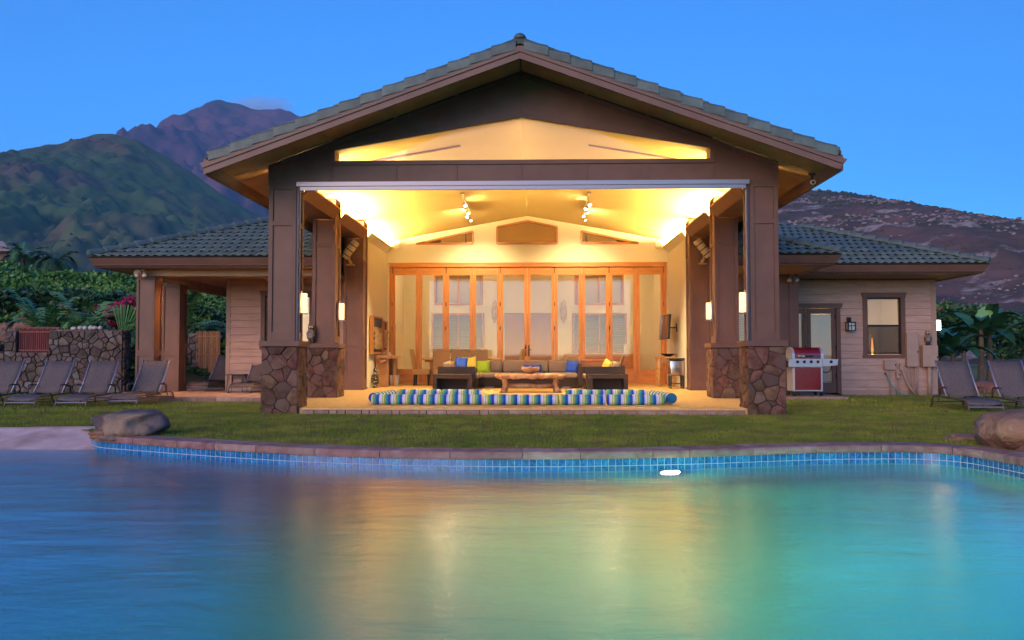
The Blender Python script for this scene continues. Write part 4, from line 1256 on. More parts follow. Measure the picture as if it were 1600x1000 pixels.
a = dup(lng, (8.47, 16.66, LAWN_Z), R(-3), 'taupe sling lounger on the right lawn in front of the utility boxes'); a['group'] = 'sun loungers on the right lawn'
a = dup(lng, (9.36, 16.40, LAWN_Z), R(-4), 'taupe sling lounger at the right edge in front of the banana plants'); a['group'] = 'sun loungers on the right lawn'
t = thing('side_table', 'small metal side table between the two loungers on the porch', 'side table', (-7.62, 22.0, 0))
MB().box(-.24, .24, -.2, .2, .42, .45).build('table_top', 'bronze', t, bevel=.01)
for sx in (-1, 1):
    for sy in (-1, 1): MB().tube([(sx * .18, sy * .15, .42), (sx * .21, sy * .18, 0)], .016, 6).build('leg', 'bronze', t)

# ---- gas grill
g = thing('gas_grill', 'red enamel gas grill with steel control panel and side shelf on the concrete pad', 'grill', (6.78, 20.62, -.045))
cart = MB().box(-.36, .36, .0, .5, .12, .69).build('cart', 'steelp', g, bevel=.008)
MB().box(-.312, .312, -.012, .0, .15, .685).build('cart_panel', 'redenamel', g, bevel=.004)
prof_ = [(-.02, .90)] + [(.26 - .28 * math.cos(a), .98 + .20 * math.sin(a)) for a in [math.pi * k / 12 for k in range(1, 12)]] + [(.54, .90)]
lid = MB().prism(prof_, 'x', -.315, .315).build('lid', 'redenamel', g, smooth=False)
for s in (-1, 1):
    a, b = sorted((s * .315, s * .375))
    p2 = [(.26 + (y - .26) * 1.03, .90 + (z - .90) * 1.03) for y, z in prof_]
    MB().prism(p2, 'x', a, b).build('lid_end_cap', 'steelp', lid)
MB().tube([(-.25, -.07, .965), (.25, -.07, .965)], .016, 8).build('handle', 'steel', lid, smooth=True)
MB().tube([(-.09, -.07, .965), (.11, -.07, .965)], .0185, 8).build('handle_grip', 'black', lid, smooth=True)
MB().box(-.24, -.22, -.07, .0, .955, .975).box(.22, .24, -.07, .0, .955, .975).build('handle_bracket', 'steel', lid)
MB().box(-.46, .345, -.035, .02, .70, .90).build('control_panel', 'steelp', g, bevel=.01)
MB().add([(.348, -.035, .72), (.70, -.035, .745), (.72, -.035, .89), (.348, -.035, .90), (.348, .02, .72), (.70, .02, .745), (.72, .02, .89), (.348, .02, .90)],
         [(0, 1, 2, 3), (7, 6, 5, 4), (0, 4, 5, 1), (1, 5, 6, 2), (2, 6, 7, 3), (3, 7, 4, 0)]).build('side_panel', 'steelp', g)
MB().box(.38, .71, .02, .45, .86, .885).build('side_shelf', 'steelp', g, bevel=.008)
MB().box(-.72, -.38, .02, .45, .86, .885).build('side_shelf', 'steelp', g, bevel=.008)
for xx in (-.25, -.09, .075, .235, .55):
    k = MB().lathe([(.036, 0), (.034, .02), (.026, .035), (.0, .036)], n=14).build('knob', 'iron', g, loc=(xx, -.035, .83), rot=(R(90), 0, 0), smooth=False)
    MB().box(-.006, .006, -.026, .026, .034, .046).build('grip', 'black', k)
for xx in (-.33, .33):
    for yy in (.04, .46):
        k = MB().lathe([(.045, -.02), (.05, -.01), (.05, .01), (.045, .02)], n=14).build('caster', 'black', g, loc=(xx, yy, .05), rot=(0, R(90), R(20)))
        MB().box(-.08, -.05, -.012, .012, -.024, .024).build('bracket', 'steel', k)
MB().tube([(.38, .05, .58), (.46, -.01, .57), (.54, .0, .62), (.58, .03, .72)], .012, 6).build('gas_hose', 'black', g, smooth=True)

# ---- wall lights and fittings
MT['sconce'] = E('sconce_glass_glow', (1.0, .66, .25), 1.2)
MT['sconcebulb'] = E('sconce_bulb_glow', (1.0, .68, .28), 65)
def sconce(label, x, y, s):
    t = thing('wall_sconce', label, 'wall lamp', (x, y, 1.90), 0, 'lit sconces on the pavilion columns')
    MB().box(-.02, .02, -.07, .07, -.22, .22).build('back_plate', 'alu', t)
    a, b = sorted((s * .022, s * .105)); w = .062; e = .005
    MB().box(a, b, -w, -w + e, -.175, .175).box(a, b, w - e, w, -.175, .175).box(min(s * .1, s * .105), max(s * .1, s * .105), -w + e, w - e, -.175, .175).build('shade', 'sconce', t)
    MB().lathe([(.012, -.06), (.02, -.03), (.02, .03), (.012, .06)], (s * .06, 0, 0), 8).build('bulb', 'sconcebulb', t)
    MB().box(min(s * .021, s * .125), max(s * .021, s * .125), -.085, .085, -.205, -.192).build('tray', 'alu', t)
sconce('glowing glass sconce on the inner side of the front left column', -4.09, 15.36, 1)
sconce('glowing glass sconce on the inner side of the second left column', -4.09, 18.36, 1)
sconce('glowing glass sconce on the inner side of the second right column', 4.02, 18.36, -1)
sconce('glowing glass sconce on the inner side of the front right column', 4.02, 15.36, -1)
def flood(label, x, y, z, n):
    t = thing('floodlight', label, 'floodlight', (x, y, z), 0, 'unlit floodlights under the wing eaves')
    MB().lathe([(.06, -.03), (.06, 0)], n=12).build('mount', 'conduit', t)
    for k in range(n):
        dx = (k - (n - 1) / 2) * .13
        q = MB().lathe([(.018, 0), (.024, .05), (.035, .09), (.062, .14), (.066, .17), (.05, .175)], n=12).build('lamp_head', 'conduit', t, loc=(dx * .5, -.02, -.03), rot=(R(150), R(-25 * (1 if dx > 0 else -1)), 0), smooth=True)
        MB().lathe([(.055, .174), (.03, .182), (.0, .185)], n=12).build('lens', 'white', q, smooth=True)
flood('pair of round floodlights under the left wing eave at the porch corner', -8.92, 19.36, 2.94, 2)
flood('pair of bullet floodlights under the small right eave beside the pavilion', 6.56, 21.05, 2.94, 2)
t = thing('horn_speaker', 'small horn loudspeaker between the floodlights on the porch column', 'loudspeaker', (-9.02, 19.42, 2.86))
MB().lathe([(.02, 0), (.03, .05), (.085, .13), (.09, .135)], n=12).build('horn', 'conduit', t, rot=(R(100), 0, 0))
MB().box(-.02, .02, -.02, .06, -.02, .02).build('bracket', 'conduit', t)
t = thing('security_camera', 'white bullet security camera under the right pavilion eave', 'camera', (5.12, 15.0, 4.13))
MB().lathe([(.055, .0), (.055, .03)], n=12).build('mount', 'black', t)
MB().tube([(0, 0, 0), (0, -.02, -.09)], .02, 6).build('arm', 'black', t)
MB().tube([(.02, .06, -.11), (-.02, -.12, -.15)], .042, 10).build('camera_body', 'white', t)
MB().tube([(-.0205, -.121, -.15), (-.022, -.128, -.152)], .028, 10).build('lens', 'black', t)
t = thing('wall_lantern', 'dark metal lantern with leaded glass beside the french door', 'wall lamp', (8.45, 22.43, 1.74))
MB().box(-.05, .05, -.02, .045, .02, .20).build('back_plate', 'iron', t)
MB().tube([(0, 0, .12), (0, -.10, .14), (0, -.10, .06)], .012, 6).build('arm', 'iron', t)
MB().box(-.11, .11, -.2, .0, .045, .075).build('roof', 'iron', t, bevel=.01)
MT['opal'] = M('opal_glass', (.62, .60, .55), .3, (.30, .42, .40), ns=14)
MB().box(-.085, .085, -.185, -.015, -.14, .044).build('glass', 'opal', t)
fm = MB()
for sx in (-.09, .09):
    for sy in (-.19, -.01): fm.box(sx - .012, sx + .012, sy - .012, sy + .012, -.16, .045)
fm.box(-.1, .1, -.2, 0, -.16, -.142); fm.box(-.09, .09, -.198, -.19, -.04, -.02); fm.box(-.02, -.005, -.198, -.19, -.14, .04)
fm.build('cage', 'iron', t)
MT['lampglow'] = E('corner_lamp_glow', (1.0, .62, .20), 12)
t = thing('corner_lamp', 'lit square lamp glowing on the right end wall of the house', 'wall lamp', (10.80, 22.85, 1.74))
MB().box(-.04, .02, -.05, .05, -.06, .06).build('back_plate', 'iron', t)
MB().box(.021, .185, -.085, .085, -.13, .13).build('shade', 'lampglow', t, bevel=.012)
MB().box(.015, .19, -.09, .09, .131, .15).build('cap', 'iron', t)

# ---- utility boxes, conduits, hose, owl
def ubox(name, label, x0, x1, z0, z1, d, pipes):
    y1 = 22.474; t = thing(name, label, 'utility box', ((x0 + x1) / 2, y1, z0))
    w = (x1 - x0) / 2
    MB().box(-w, w, -d, 0, 0, z1 - z0).build('box_body', 'conduit', t, bevel=.006)
    MB().box(-w + .012, w - .012, -d - .008, -d, .012, z1 - z0 - .02).build('cover', 'conduit', t, bevel=.004)
    MB().box(w - .04, w - .02, -d - .02, -d - .008, (z1 - z0) * .4, (z1 - z0) * .4 + .05).build('latch', 'iron', t)
    for px, r in pipes:
        MB().tube([(px, -d * .5, -z0 - .12), (px, -d * .5, 0)], r, 8).build('conduit', 'conduit', t, smooth=True)
ubox('meter_cabinet', 'tall narrow wall coloured cabinet right of the lit window', 9.90, 10.20, .64, 1.55, .13, [(-.10, .016), (-.06, .014), (-.01, .014), (.09, .022), (.13, .014)])
ubox('breaker_box', 'square wall coloured electrical box with the owl on top', 10.28, 10.67, .64, 1.20, .20, [(0, .052)])
ubox('junction_box', 'small box low on the wall under the lit window', 9.33, 9.64, .56, .81, .10, [(.0, .018)])
ubox('cable_box', 'tiny box with two short conduits beside the bent white pipe', 9.64, 9.75, .33, .53, .08, [(-.04, .014), (.03, .014)])
t = thing('drain_pipe', 'bent pale pipe curving from the wall down to the lawn', 'pipe', (9.82, 22.4, 0))
MB().tube([(-.03, .04, .70), (-.01, 0, .52), (.04, -.03, .32), (.13, -.07, .10), (.26, -.10, -.08)], .028, 8).build('pipe', 'conduit', t, smooth=True)
MB().box(-.08, .03, .0, .07, .54, .74).build('elbow_box', 'conduit', t, bevel=.01)
tag(MB().tube([(9.38, 22.42, .44), (9.40, 22.36, .34), (9.46, 22.30, .17), (9.58, 22.25, .0), (9.74, 22.2, -.085), (9.95, 22.1, -.1)], .014, 7).build('garden_hose', 'hose', smooth=True),
    'short turquoise garden hose hanging from the wall tap to the lawn', 'hose')
t = thing('wall_tap', 'small dark tap on the wall feeding the turquoise hose', 'tap', (9.37, 22.46, .46))
MB().tube([(0, .01, 0), (0, -.05, 0), (0, -.06, -.03)], .012, 6).build('spout', 'iron', t)
MB().lathe([(.03, .02), (.03, .03)], n=8).build('handle', 'iron', t)
def owl(label, loc, h, rz=0):
    t = thing('owl_statue', label, 'owl statue', loc, rz)
    k = h / .40
    MB().lathe([(.06 * k, 0), (.065 * k, .03 * k), (.055 * k, .06 * k)], n=10).build('base', 'black', t)
    MB().lathe([(.045 * k, .05 * k), (.075 * k, .10 * k), (.085 * k, .17 * k), (.078 * k, .24 * k), (.055 * k, .28 * k), (.0, .29 * k)], n=14, sy=.85).build('body', 'owl', t, smooth=True)
    MB().lathe([(.0, .08 * k), (.05 * k, .11 * k), (.06 * k, .17 * k), (.05 * k, .24 * k), (0, .27 * k)], (0, -.022 * k, 0), 12, sy=.9).build('breast', 'owlpale', t, smooth=True)
    hd = MB().lathe([(.05 * k, .27 * k), (.065 * k, .31 * k), (.062 * k, .345 * k), (.04 * k, .37 * k), (0, .375 * k)], n=12, sy=.9).build('head', 'owl', t, smooth=True)
    for s in (-1, 1):
        MB().lathe([(.018 * k, 0), (.012 * k, .02 * k), (.0, .05 * k)], (s * .045 * k, 0, .355 * k), 6).build('ear_tuft', 'owl', hd)
        MB().lathe([(.0, -.006), (.016 * k, 0), (.0, .006)], n=8).build('eye', 'yellow', hd, loc=(s * .025 * k, -.054 * k, .33 * k), rot=(R(90), 0, 0))
        MB().add([(s * .07 * k, -.03 * k, .25 * k), (s * .095 * k, .01 * k, .20 * k), (s * .075 * k, .03 * k, .08 * k), (s * .06 * k, -.03 * k, .14 * k), (s * .06 * k, .05 * k, .24 * k)], [(0, 1, 3), (1, 2, 3), (0, 4, 1), (1, 4, 2)]).build('wing', 'owl', t)
    MB().lathe([(.012 * k, 0), (0, .03 * k)], n=5).build('beak', 'iron', hd, loc=(0, -.055 * k, .315 * k), rot=(R(115), 0, 0))
owl('brown plastic owl standing on the electrical box at the right end of the house', (10.46, 22.37, 1.20), .40, R(-6))
owl('dark owl figure standing on the ledge of the second left stone column', (-4.60, 17.99, 1.2), .42, R(10))

# ---- boulders by the pool
def rock(name, label, loc, sx, sy, sz, seed, mat, rz=0, amp=.22, flat=0, freq=1.3, group=None, sub=4):
    o = link(name, rock_mesh(name, mat, sx, sy, sz, seed, sub, amp, freq, flat), None, loc, (0, 0, rz))
    return tag(o, label, 'boulder' if name == 'boulder' else 'rock', group)
MT['boulderpool'] = M('pool_boulder', (.07, .055, .06), .75, (.125, .095, .10), ns=3, nd=9, bump=.8, bs=12, c3=(.26, .18, .125), n3=.9)
rock('boulder', 'flat topped grey boulder overhanging the left end of the pool coping', (-5.06, 11.0, .06), .43, .36, .29, 3, 'boulderpool', .05, .30, .30, 1.5)
rock('rock', 'pale broken rock wedged under the flat grey boulder', (-5.20, 10.78, -.075), .30, .14, .075, 8, 'rustrock', .1, .3, 0, 2)
rock('boulder', 'large rust and grey boulder at the right edge of the pool', (6.0, 9.78, .06), .70, .56, .42, 5, 'rustrock', .3, .26, .5, 1.4)
rock('rock', 'low dark rock behind the rust boulder at the right coping', (5.62, 10.75, -.10), .27, .22, .065, 9, 'redrock', 0, .25)
MB_ = MB()
for i in range(7):
    t_ = i / 6; MB_.v.append((5.55 + .9 * t_, 8.9 - .25 * t_ * t_ - .1, -.16)); MB_.v.append((5.55 + .9 * t_, 8.9 - .25 * t_ * t_ - .1, -.03)); MB_.v.append((5.5 + .9 * t_, 9.5, -.03)); MB_.v.append((5.5 + .9 * t_, 9.5, -.16))
for i in range(6):
    for j in range(4): MB_.f.append((i * 4 + j, i * 4 + (j + 1) % 4, i * 4 + 4 + (j + 1) % 4, i * 4 + 4 + j))
MB_.f += [(0, 1, 2, 3), (27, 26, 25, 24)]
tag(MB_.build('stone_step', 'coping'), 'raised pinkish stone step at the right end of the coping in front of the boulder', 'step')

# ---- garden wall of lava stones, gate and pebbles on the left
wt = thing('garden_wall', 'low wall of dark lava stones with a stepped top behind the left loungers', 'stone wall', (-16.6, 23.0, LAWN_Z))
core = MB(); X0 = -16.6
for a, b, hgt in ((-16.6, -14.50, 1.1), (-14.50, -14.17, 1.73), (-14.168, -13.25, 1.13), (-13.248, -11.18, 1.73)): core.box(a - X0, b - X0, .03, .42, -.05, hgt)
core.build('wall_core', 'mortar', wt)
stone_face(wt, 'stone', 'wallstone', (-13.25 - X0, .03, 0), (1, 0, 0), (0, 0, 1), (0, -1, 0), 2.07, 1.74, 120, 51, .05, .008)
stone_face(wt, 'stone', 'wallstone', (-14.165 - X0, .03, 0), (1, 0, 0), (0, 0, 1), (0, -1, 0), .91, 1.14, 38, 52, .05, .008)
stone_face(wt, 'stone', 'wallstone', (-14.5 - X0, .03, 0), (1, 0, 0), (0, 0, 1), (0, -1, 0), .33, 1.74, 20, 53, .05, .008)
stone_face(wt, 'stone', 'wallstone', (-11.18 - X0, .03, 0), (0, 1, 0), (0, 0, 1), (1, 0, 0), .39, 1.74, 20, 54, .04, .008)
stone_face(wt, 'stone', 'wallstone', (-16.6 - X0, .03, 0), (1, 0, 0), (0, 0, 1), (0, -1, 0), 2.1, 1.12, 70, 55, .05, .008)
stone_face(wt, 'cap_stone', 'wallstone', (-13.25 - X0, .0, 1.735), (1, 0, 0), (0, 1, 0), (0, 0, 1), 2.07, .4, 24, 56, .03, .006)
PB = ['small white pebble leftmost on top of the stone wall', 'second pale pebble from the left on the stone wall', 'rounded tan pebble in the row on the stone wall', 'tallest whitish pebble in the middle of the row on the stone wall', 'grey white pebble right of the tallest one on the wall', 'cream pebble rightmost in the row on the stone wall']
for k, dx in enumerate((0, .17, .32, .46, .60, .74)):
    rock('pebble', PB[k], (-12.62 + dx, 23.12 + .03 * (k % 2), 1.70 + (.0 if k else -.02)), .085, .07, .06 + .012 * (k == 3), 30 + k, 'palerock', k, .15, 0, 1.3, 'pale pebbles on the garden wall', 2)
gt = thing('bamboo_gate', 'dark red bamboo screen set into the gap of the stone wall', 'gate', (-13.66, 23.12, 1.01))
for k in range(17):
    MB().tube([(-.48 + k * .06, 0, .0), (-.48 + k * .06, 0, .66 + .01 * (k % 3))], .027, 6).build('slat', 'redgate', gt)
MB().box(-.50, .50, -.045, -.028, .56, .60).build('rail', 'redgate', gt); MB().box(-.50, .50, -.045, -.028, .05, .09).build('rail', 'redgate', gt)
MB().box(-.40, .62, .02, .05, .64, .72).build('top_rail', 'redgate', gt)
rt = thing('reed_fence', 'brown reed screen behind the porch lounger', 'fence', (-9.56, 25.0, 0))
for k in range(26):
    MB().tube([(-.36 + k * .028, .01 * math.sin(k), 0), (-.36 + k * .028 + .004 * math.sin(k * 3), .01 * math.sin(k), 1.66 + .012 * math.sin(k * 5))], .0145, 5).build('reed', 'reed', rt)
for z in (.35, .95, 1.5): MB().box(-.37, .37, -.03, -.016, z, z + .02).build('binding', 'reed', rt)
pt = thing('stone_pillar', 'narrow dark stone pillar beside the reed screen under the porch', 'stone pillar', (-10.2, 25.0, 0))
MB().box(0, .32, .03, .4, 0, 1.6).build('core', 'mortar', pt)
stone_face(pt, 'stone', 'wallstone', (0, .03, 0), (1, 0, 0), (0, 0, 1), (0, -1, 0), .32, 1.6, 20, 61, .045, .008)

# ================================================================= PLANTING
def bank_z(x, y):
    """planted slope that climbs behind the garden wall"""
    t = min(max((y - 24.2) / 16.5, 0), 1); top = 4.5 + min(max((-x - 19) * .085, -3.2), 1.6)
    return 1.0 * min(max((y - 23.5) / .8, 0), 1) + (top - 1.0) * (t ** .8) + .25 * mnoise.noise(Vector((x * .3, y * .3, 1))) * min(1, t * 4)
V = []; F = []; nx, ny = 60, 34
for j in range(ny + 1):
    for i in range(nx + 1):
        x = -62 + 56 * i / nx; y = 23.6 + 46 * (j / ny) ** 1.4
        edge = min(1, max(0, (-8.0 - x) / 3.5 + (y - 33) * .0))
        z = bank_z(x, y) * edge + LAWN_Z - .1
        V.append((x, y, z))
for j in range(ny):
    for i in range(nx): F.append((j * (nx + 1) + i, j * (nx + 1) + i + 1, (j + 1) * (nx + 1) + i + 1, (j + 1) * (nx + 1) + i))
MT['bank'] = M('bank_soil', (.025, .035, .015), .95, (.05, .045, .025), ns=.8)
tag(MB().add(V, F).build('terrain', 'bank', smooth=True), 'planted earth slope behind the garden wall', kind='structure')
rg = np.random.default_rng(17)
def bank_leaves(n, x0, x1, y0, y1, size, mat, seed, name, label, lift=.5, thr=0):
    rg = np.random.default_rng(seed); P = []
    xs = rg.uniform(x0, x1, n); ys = rg.uniform(y0, y1, n); hs = rg.uniform(0, 1, n) ** .6
    bump = fbm(xs * .55, ys * .55, seed, 3)
    for x, y, h, b in zip(xs, ys, hs, bump):
        if b < thr: continue
        e = min(1, max(0, (-8.0 - x) / 3.5))
        P.append((x, y, bank_z(x, y) * e + LAWN_Z - .1 + h * lift * (.15 + 1.5 * max(0, b - .25))))
    o = leaf_cloud(name, mat, np.array(P), size, seed)
    tag(o, label, kind='stuff')
bank_leaves(90000, -34, -9, 27.5, 42.5, .22, 'leafgreen', 5, 'ground_cover', 'bright green leafy ground cover on the slope behind the wall', .75)
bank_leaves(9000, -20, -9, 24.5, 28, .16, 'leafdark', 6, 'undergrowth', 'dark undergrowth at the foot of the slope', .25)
def shrub(name, label, loc, rx, ry, rz, n, size, mat, seed, group=None, cat='shrub', twig=True):
    t = thing(name, label, cat, loc, 0, group)
    rg = np.random.default_rng(seed)
    c = rg.normal(size=(14, 3)); c /= np.linalg.norm(c, axis=1)[:, None]; c *= rg.uniform(.35, .8, (14, 1))
    k = rg.integers(0, 14, n); q = rg.normal(size=(n, 3)); q /= np.linalg.norm(q, axis=1)[:, None]
    P = c[k] + q * (.42 * rg.uniform(.5, 1, (n, 1)))
    P = P * np.array([rx, ry, rz]) + np.array([0, 0, rz * .95]); P[:, 2] = np.maximum(P[:, 2], .02)
    leaf_cloud('foliage', mat, P, size, seed + 1, t)
    if twig:
        m = MB()
        for j in range(5):
            a = c[j] * np.array([rx, ry, rz]); m.tube([(0, 0, -.1), (a[0] * .4, a[1] * .4, rz * .6), (a[0], a[1], rz * .9 + a[2])], [.05, .035, .01], 5)
        m.build('branch', 'bark', t)
    return t
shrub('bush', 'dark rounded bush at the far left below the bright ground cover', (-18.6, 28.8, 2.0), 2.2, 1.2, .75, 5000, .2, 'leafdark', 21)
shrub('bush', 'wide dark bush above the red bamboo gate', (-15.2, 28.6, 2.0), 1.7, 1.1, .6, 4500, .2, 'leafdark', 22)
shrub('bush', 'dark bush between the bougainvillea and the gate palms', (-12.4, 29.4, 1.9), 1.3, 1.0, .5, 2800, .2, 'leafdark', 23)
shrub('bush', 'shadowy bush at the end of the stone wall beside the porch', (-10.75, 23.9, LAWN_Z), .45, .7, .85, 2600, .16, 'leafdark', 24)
# bougainvillea
bt = thing('bougainvillea', 'magenta bougainvillea sprawling over the slope beside the porch column', 'bougainvillea', (-13.3, 27.0, 1.5))
rg = np.random.default_rng(9); P = []; Q = []
for (cx, cy_, cz_, r, n) in ((.45, 0, 1.15, .34, 300), (.10, -.1, .95, .24, 200), (-.35, 0, .92, .16, 90), (.15, -.2, .62, .15, 100), (-.75, 0, .98, .14, 70), (-.12, -.2, .42, .16, 80), (.8, 0, 1.0, .26, 180), (-1.1, .1, .80, .1, 40), (.65, 0, .72, .12, 60)):
    d = rg.normal(size=(n, 3)); d /= np.linalg.norm(d, axis=1)[:, None]
    P.append(np.array([cx, cy_, cz_]) + d * r * rg.uniform(.4, 1, (n, 1)) * np.array([1.25, 1, .8]))
    d = rg.normal(size=(n, 3)); Q.append(np.array([cx, cy_ + .15, cz_ - .2]) + d * r * .7)
leaf_cloud('bracts', 'bract', np.concatenate(P), .085, 3, bt, .9); leaf_cloud('foliage', 'leafdark', np.concatenate(Q), .12, 4, bt, .7)
m = MB()
for k in range(6): m.tube([(0, .1, -.4), (-.6 + k * .3, .1, .5), (-.9 + k * .4, .05, .95)], [.03, .02, .008], 5)
m.build('stem', 'bark', bt)

def frond_geo(m, base, az, L, rise, droop, nl=16, wl=.34, rnd=random, tipw=1.):
    """a feather leaf: rachis plus two rows of leaflets, added to the mesh builder"""
    d = Vector((math.cos(az), math.sin(az), 0)); P = []
    for k in range(nl + 1):
        t = k / nl
        P.append(Vector(base) + d * (L * t * (1 - .25 * droop * t)) + Vector((0, 0, 1)) * (L * (rise * t - droop * t * t)))
    m.tube(P[::2], [.02 * (1 - i / len(P[::2]) * .8) for i in range(len(P[::2]))], 4, False)
    for k in range(1, nl + 1):
        t = k / nl; p = P[k]; tg = (P[k] - P[k - 1]).normalized(); sd = tg.cross(Vector((0, 0, 1))).normalized()
        ll = wl * math.sin(math.pi * min(.97, .12 + .80 * t)) ** .7
        for s in (-1, 1):
            tip = p + sd * s * ll * .85 + tg * ll * .55 - Vector((0, 0, 1)) * ll * rnd.uniform(.15, .5)
            w = L / nl * .5
            m.add([p - tg * w, p + tg * w, tip], [(0, 1, 2)])
def palm(name, label, loc, trunk, tr, nf, L, seed, mat='palmleaf', wl=.34, group=None, rise=(.2, 1.2), droop=(.5, 1.0), nl=16, lean=0):
    if name == 'feather_palm' and loc[1] < 26: loc = (loc[0], loc[1], bank_z(loc[0], loc[1]) - .12)
    t = thing(name, label, 'palm tree' if trunk > .8 else 'palm', loc, 0, group)
    r = random.Random(seed)
    if trunk > .05:
        MB().tube([(lean * q * q, 0, trunk * q) for q in (0, .25, .5, .75, 1)], [tr * 1.3, tr * 1.05, tr, tr * .95, tr * .8], 8).build('trunk', 'bark', t)
    m = MB()
    for k in range(nf):
        e = r.random()
        frond_geo(m, (lean, 0, trunk), 2 * math.pi * k / nf * 1.618 * 2 + r.uniform(-.2, .2), L * r.uniform(.75, 1.1), rise[0] + (rise[1] - rise[0]) * e, droop[0] + (droop[1] - droop[0]) * r.random(), nl, wl, r)
    m.build('crown', mat, t)
    return t
palm('palm_tree', 'taller coconut palm silhouetted beside the far roof at the left edge', (-33.9, 55, 4.5), 2.9, .16, 20, 2.0, 1, wl=.5, rise=(.0, 1.3), droop=(.5, 1.2))
palm('palm_tree', 'darker broad palm right of the coconut palm on the skyline', (-31.6, 55, 4.5), 2.7, .17, 22, 2.1, 2, 'leafdark', wl=.5, rise=(.0, 1.1), droop=(.6, 1.3))
palm('feather_palm', 'dark feather palm behind the red bamboo gate', (-14.3, 24.6, 1.0), .45, .12, 18, 1.35, 3, 'palmnear', wl=.36, rise=(.9, 2.2), droop=(.8, 1.3))
palm('feather_palm', 'dark feather palm over the middle of the stone wall', (-13.2, 24.7, .9), .4, .12, 18, 1.2, 4, 'palmnear', wl=.36, rise=(.9, 2.2), droop=(.8, 1.3))
palm('feather_palm', 'feather palm right above the tall end of the stone wall', (-11.6, 24.9, .9), .25, .12, 14, .95, 5, 'palmnear', wl=.34, rise=(.8, 2.0), droop=(.8, 1.3))
palm('feather_palm', 'dark palm seen through the porch between its columns', (-11.3, 27, .3), .9, .12, 18, 1.9, 6, 'palmnear', wl=.42, rise=(.7, 2.0), droop=(.5, 1.0))
palm('feather_palm', 'palm hanging over the reed screen behind the porch', (-10.0, 29, .3), .9, .12, 18, 2.0, 7, 'palmleaf', wl=.42, rise=(.4, 1.5), droop=(.5, 1.1))
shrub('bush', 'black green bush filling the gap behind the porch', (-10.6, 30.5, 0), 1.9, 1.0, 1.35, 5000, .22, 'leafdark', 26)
# young fan leaf
ft = thing('fan_palm', 'young palm with one pale upright folded leaf near the porch column', 'palm', (-12.05, 24.7, bank_z(-12.05, 24.7) - .15))
m = MB()
for k in range(9):
    a = R(50 + k * 7); b = R(54 + k * 7)
    m.add([(0, 0, .35), (math.cos(a) * .95, .05 * (k % 2), .35 + math.sin(a) * 1.05), (math.cos(b) * 1.0, .05 * ((k + 1) % 2), .35 + math.sin(b) * 1.1)], [(0, 1, 2)])
MT['fan'] = M('pale_fan_leaf', (.08, .20, .05), .5, (.11, .26, .07), ns=4)
m.build('leaf', 'fan', ft); MB().tube([(.0, 0, -.2), (0, 0, .4)], .03, 6).build('stem', 'bark', ft)
# red boulders on the slope at the far left
RR = [((-15.95, 25.3, 1.65), .42, .5, 'large red brown boulder cut by the left edge above the wall'), ((-15.25, 25.5, 2.05), .40, .26, 'orange red boulder on the slope left of the gate palms'),
      ((-15.75, 26.0, 2.45), .2, .14, 'small grey rock on top of the red boulders'), ((-14.75, 26.5, 2.60), .24, .22, 'pointed grey rock standing above the gate'),
      ((-15.55, 24.2, 1.25), .38, .22, 'pale topped rock behind the left end of the wall'), ((-13.9, 26.0, 1.95), .26, .15, 'tan flat rock among the palms over the wall'),
      ((-13.15, 26.6, 2.45), .42, .2, 'reddish rock half hidden by palms below the bougainvillea'), ((-12.85, 26.2, 1.75), .28, .15, 'small reddish rock low between the palm fronds'),
      ((-16.2, 24.4, .75), .35, .4, 'brown boulder behind the low part of the wall at the left edge')]
for k, (p, r, h, lb) in enumerate(RR):
    rock('boulder', lb, (p[0], p[1], p[2] - .15), r * 1.1, r * .8, h * 1.25, 40 + k, 'redrock', k * .7, .30, .45, 1.5, 'boulders on the planted slope', 4)

# ---- banana plants and hedge on the right
def banana_leaf(m, base, az, L, W, rise, droop, seed, fold=.35):
    r = random.Random(seed); d = Vector((math.cos(az), math.sin(az), 0)); up = Vector((0, 0, 1)); n = 12; P = []
    for k in range(n + 1):
        t = k / n
        P.append(Vector(base) + d * (L * t * (1 - .2 * t * abs(droop))) + up * (L * (rise * t - droop * t * t)))
    V = []; F = []
    for k in range(n + 1):
        t = k / n; tg = (P[min(k + 1, n)] - P[max(k - 1, 0)]).normalized(); sd = tg.cross(up).normalized() if abs(tg.z) < .98 else Vector((-d.y, d.x, 0)); nm = sd.cross(tg)
        w = W * (math.sin(math.pi * min(1, .06 + t * .94)) ** .55) * (0.15 if t < .12 else 1)
        for s in (-1, 0, 1):
            tear = r.uniform(.75, 1.05) if s else 1
            V.append(P[k] + sd * (s * w * tear) + nm * (abs(s) * w * fold))
    for k in range(n):
        for s in (0, 1):
            F.append((k * 3 + s, k * 3 + s + 1, k * 3 + s + 4, k * 3 + s + 3))
    m.add(V, F)
def banana(label, loc, h, nl, L, seed, bright=None, spread=(0, 2 * math.pi)):
    t = thing('banana_plant', label, 'banana plant', loc, 0, 'banana plants beyond the right lawn'); r = random.Random(seed)
    MB().tube([(0, 0, 0), (.03, 0, h * .5), (.05, .02, h)], [.12, .095, .06], 8).build('stem', 'bark', t)
    for k in range(nl):
        m = MB(); e = r.random()
        banana_leaf(m, (.05, .02, h * r.uniform(.85, 1.02)), spread[0] + (spread[1] - spread[0]) * (k + r.uniform(-.25, .25)) / nl, L * r.uniform(.75, 1.1), .23 * r.uniform(.8, 1.2), .25 + 1.0 * e, .35 + .55 * r.random(), seed * 50 + k)
        m.build('leaf', 'banana', t, smooth=True)
    if bright:
        m = MB(); banana_leaf(m, (.05, 0, h), bright[0], bright[1], .27, bright[2], .1, seed, .15); m.build('leaf', 'bananabright', t, smooth=True)['label'] = 'bright upright young leaf'
    return t
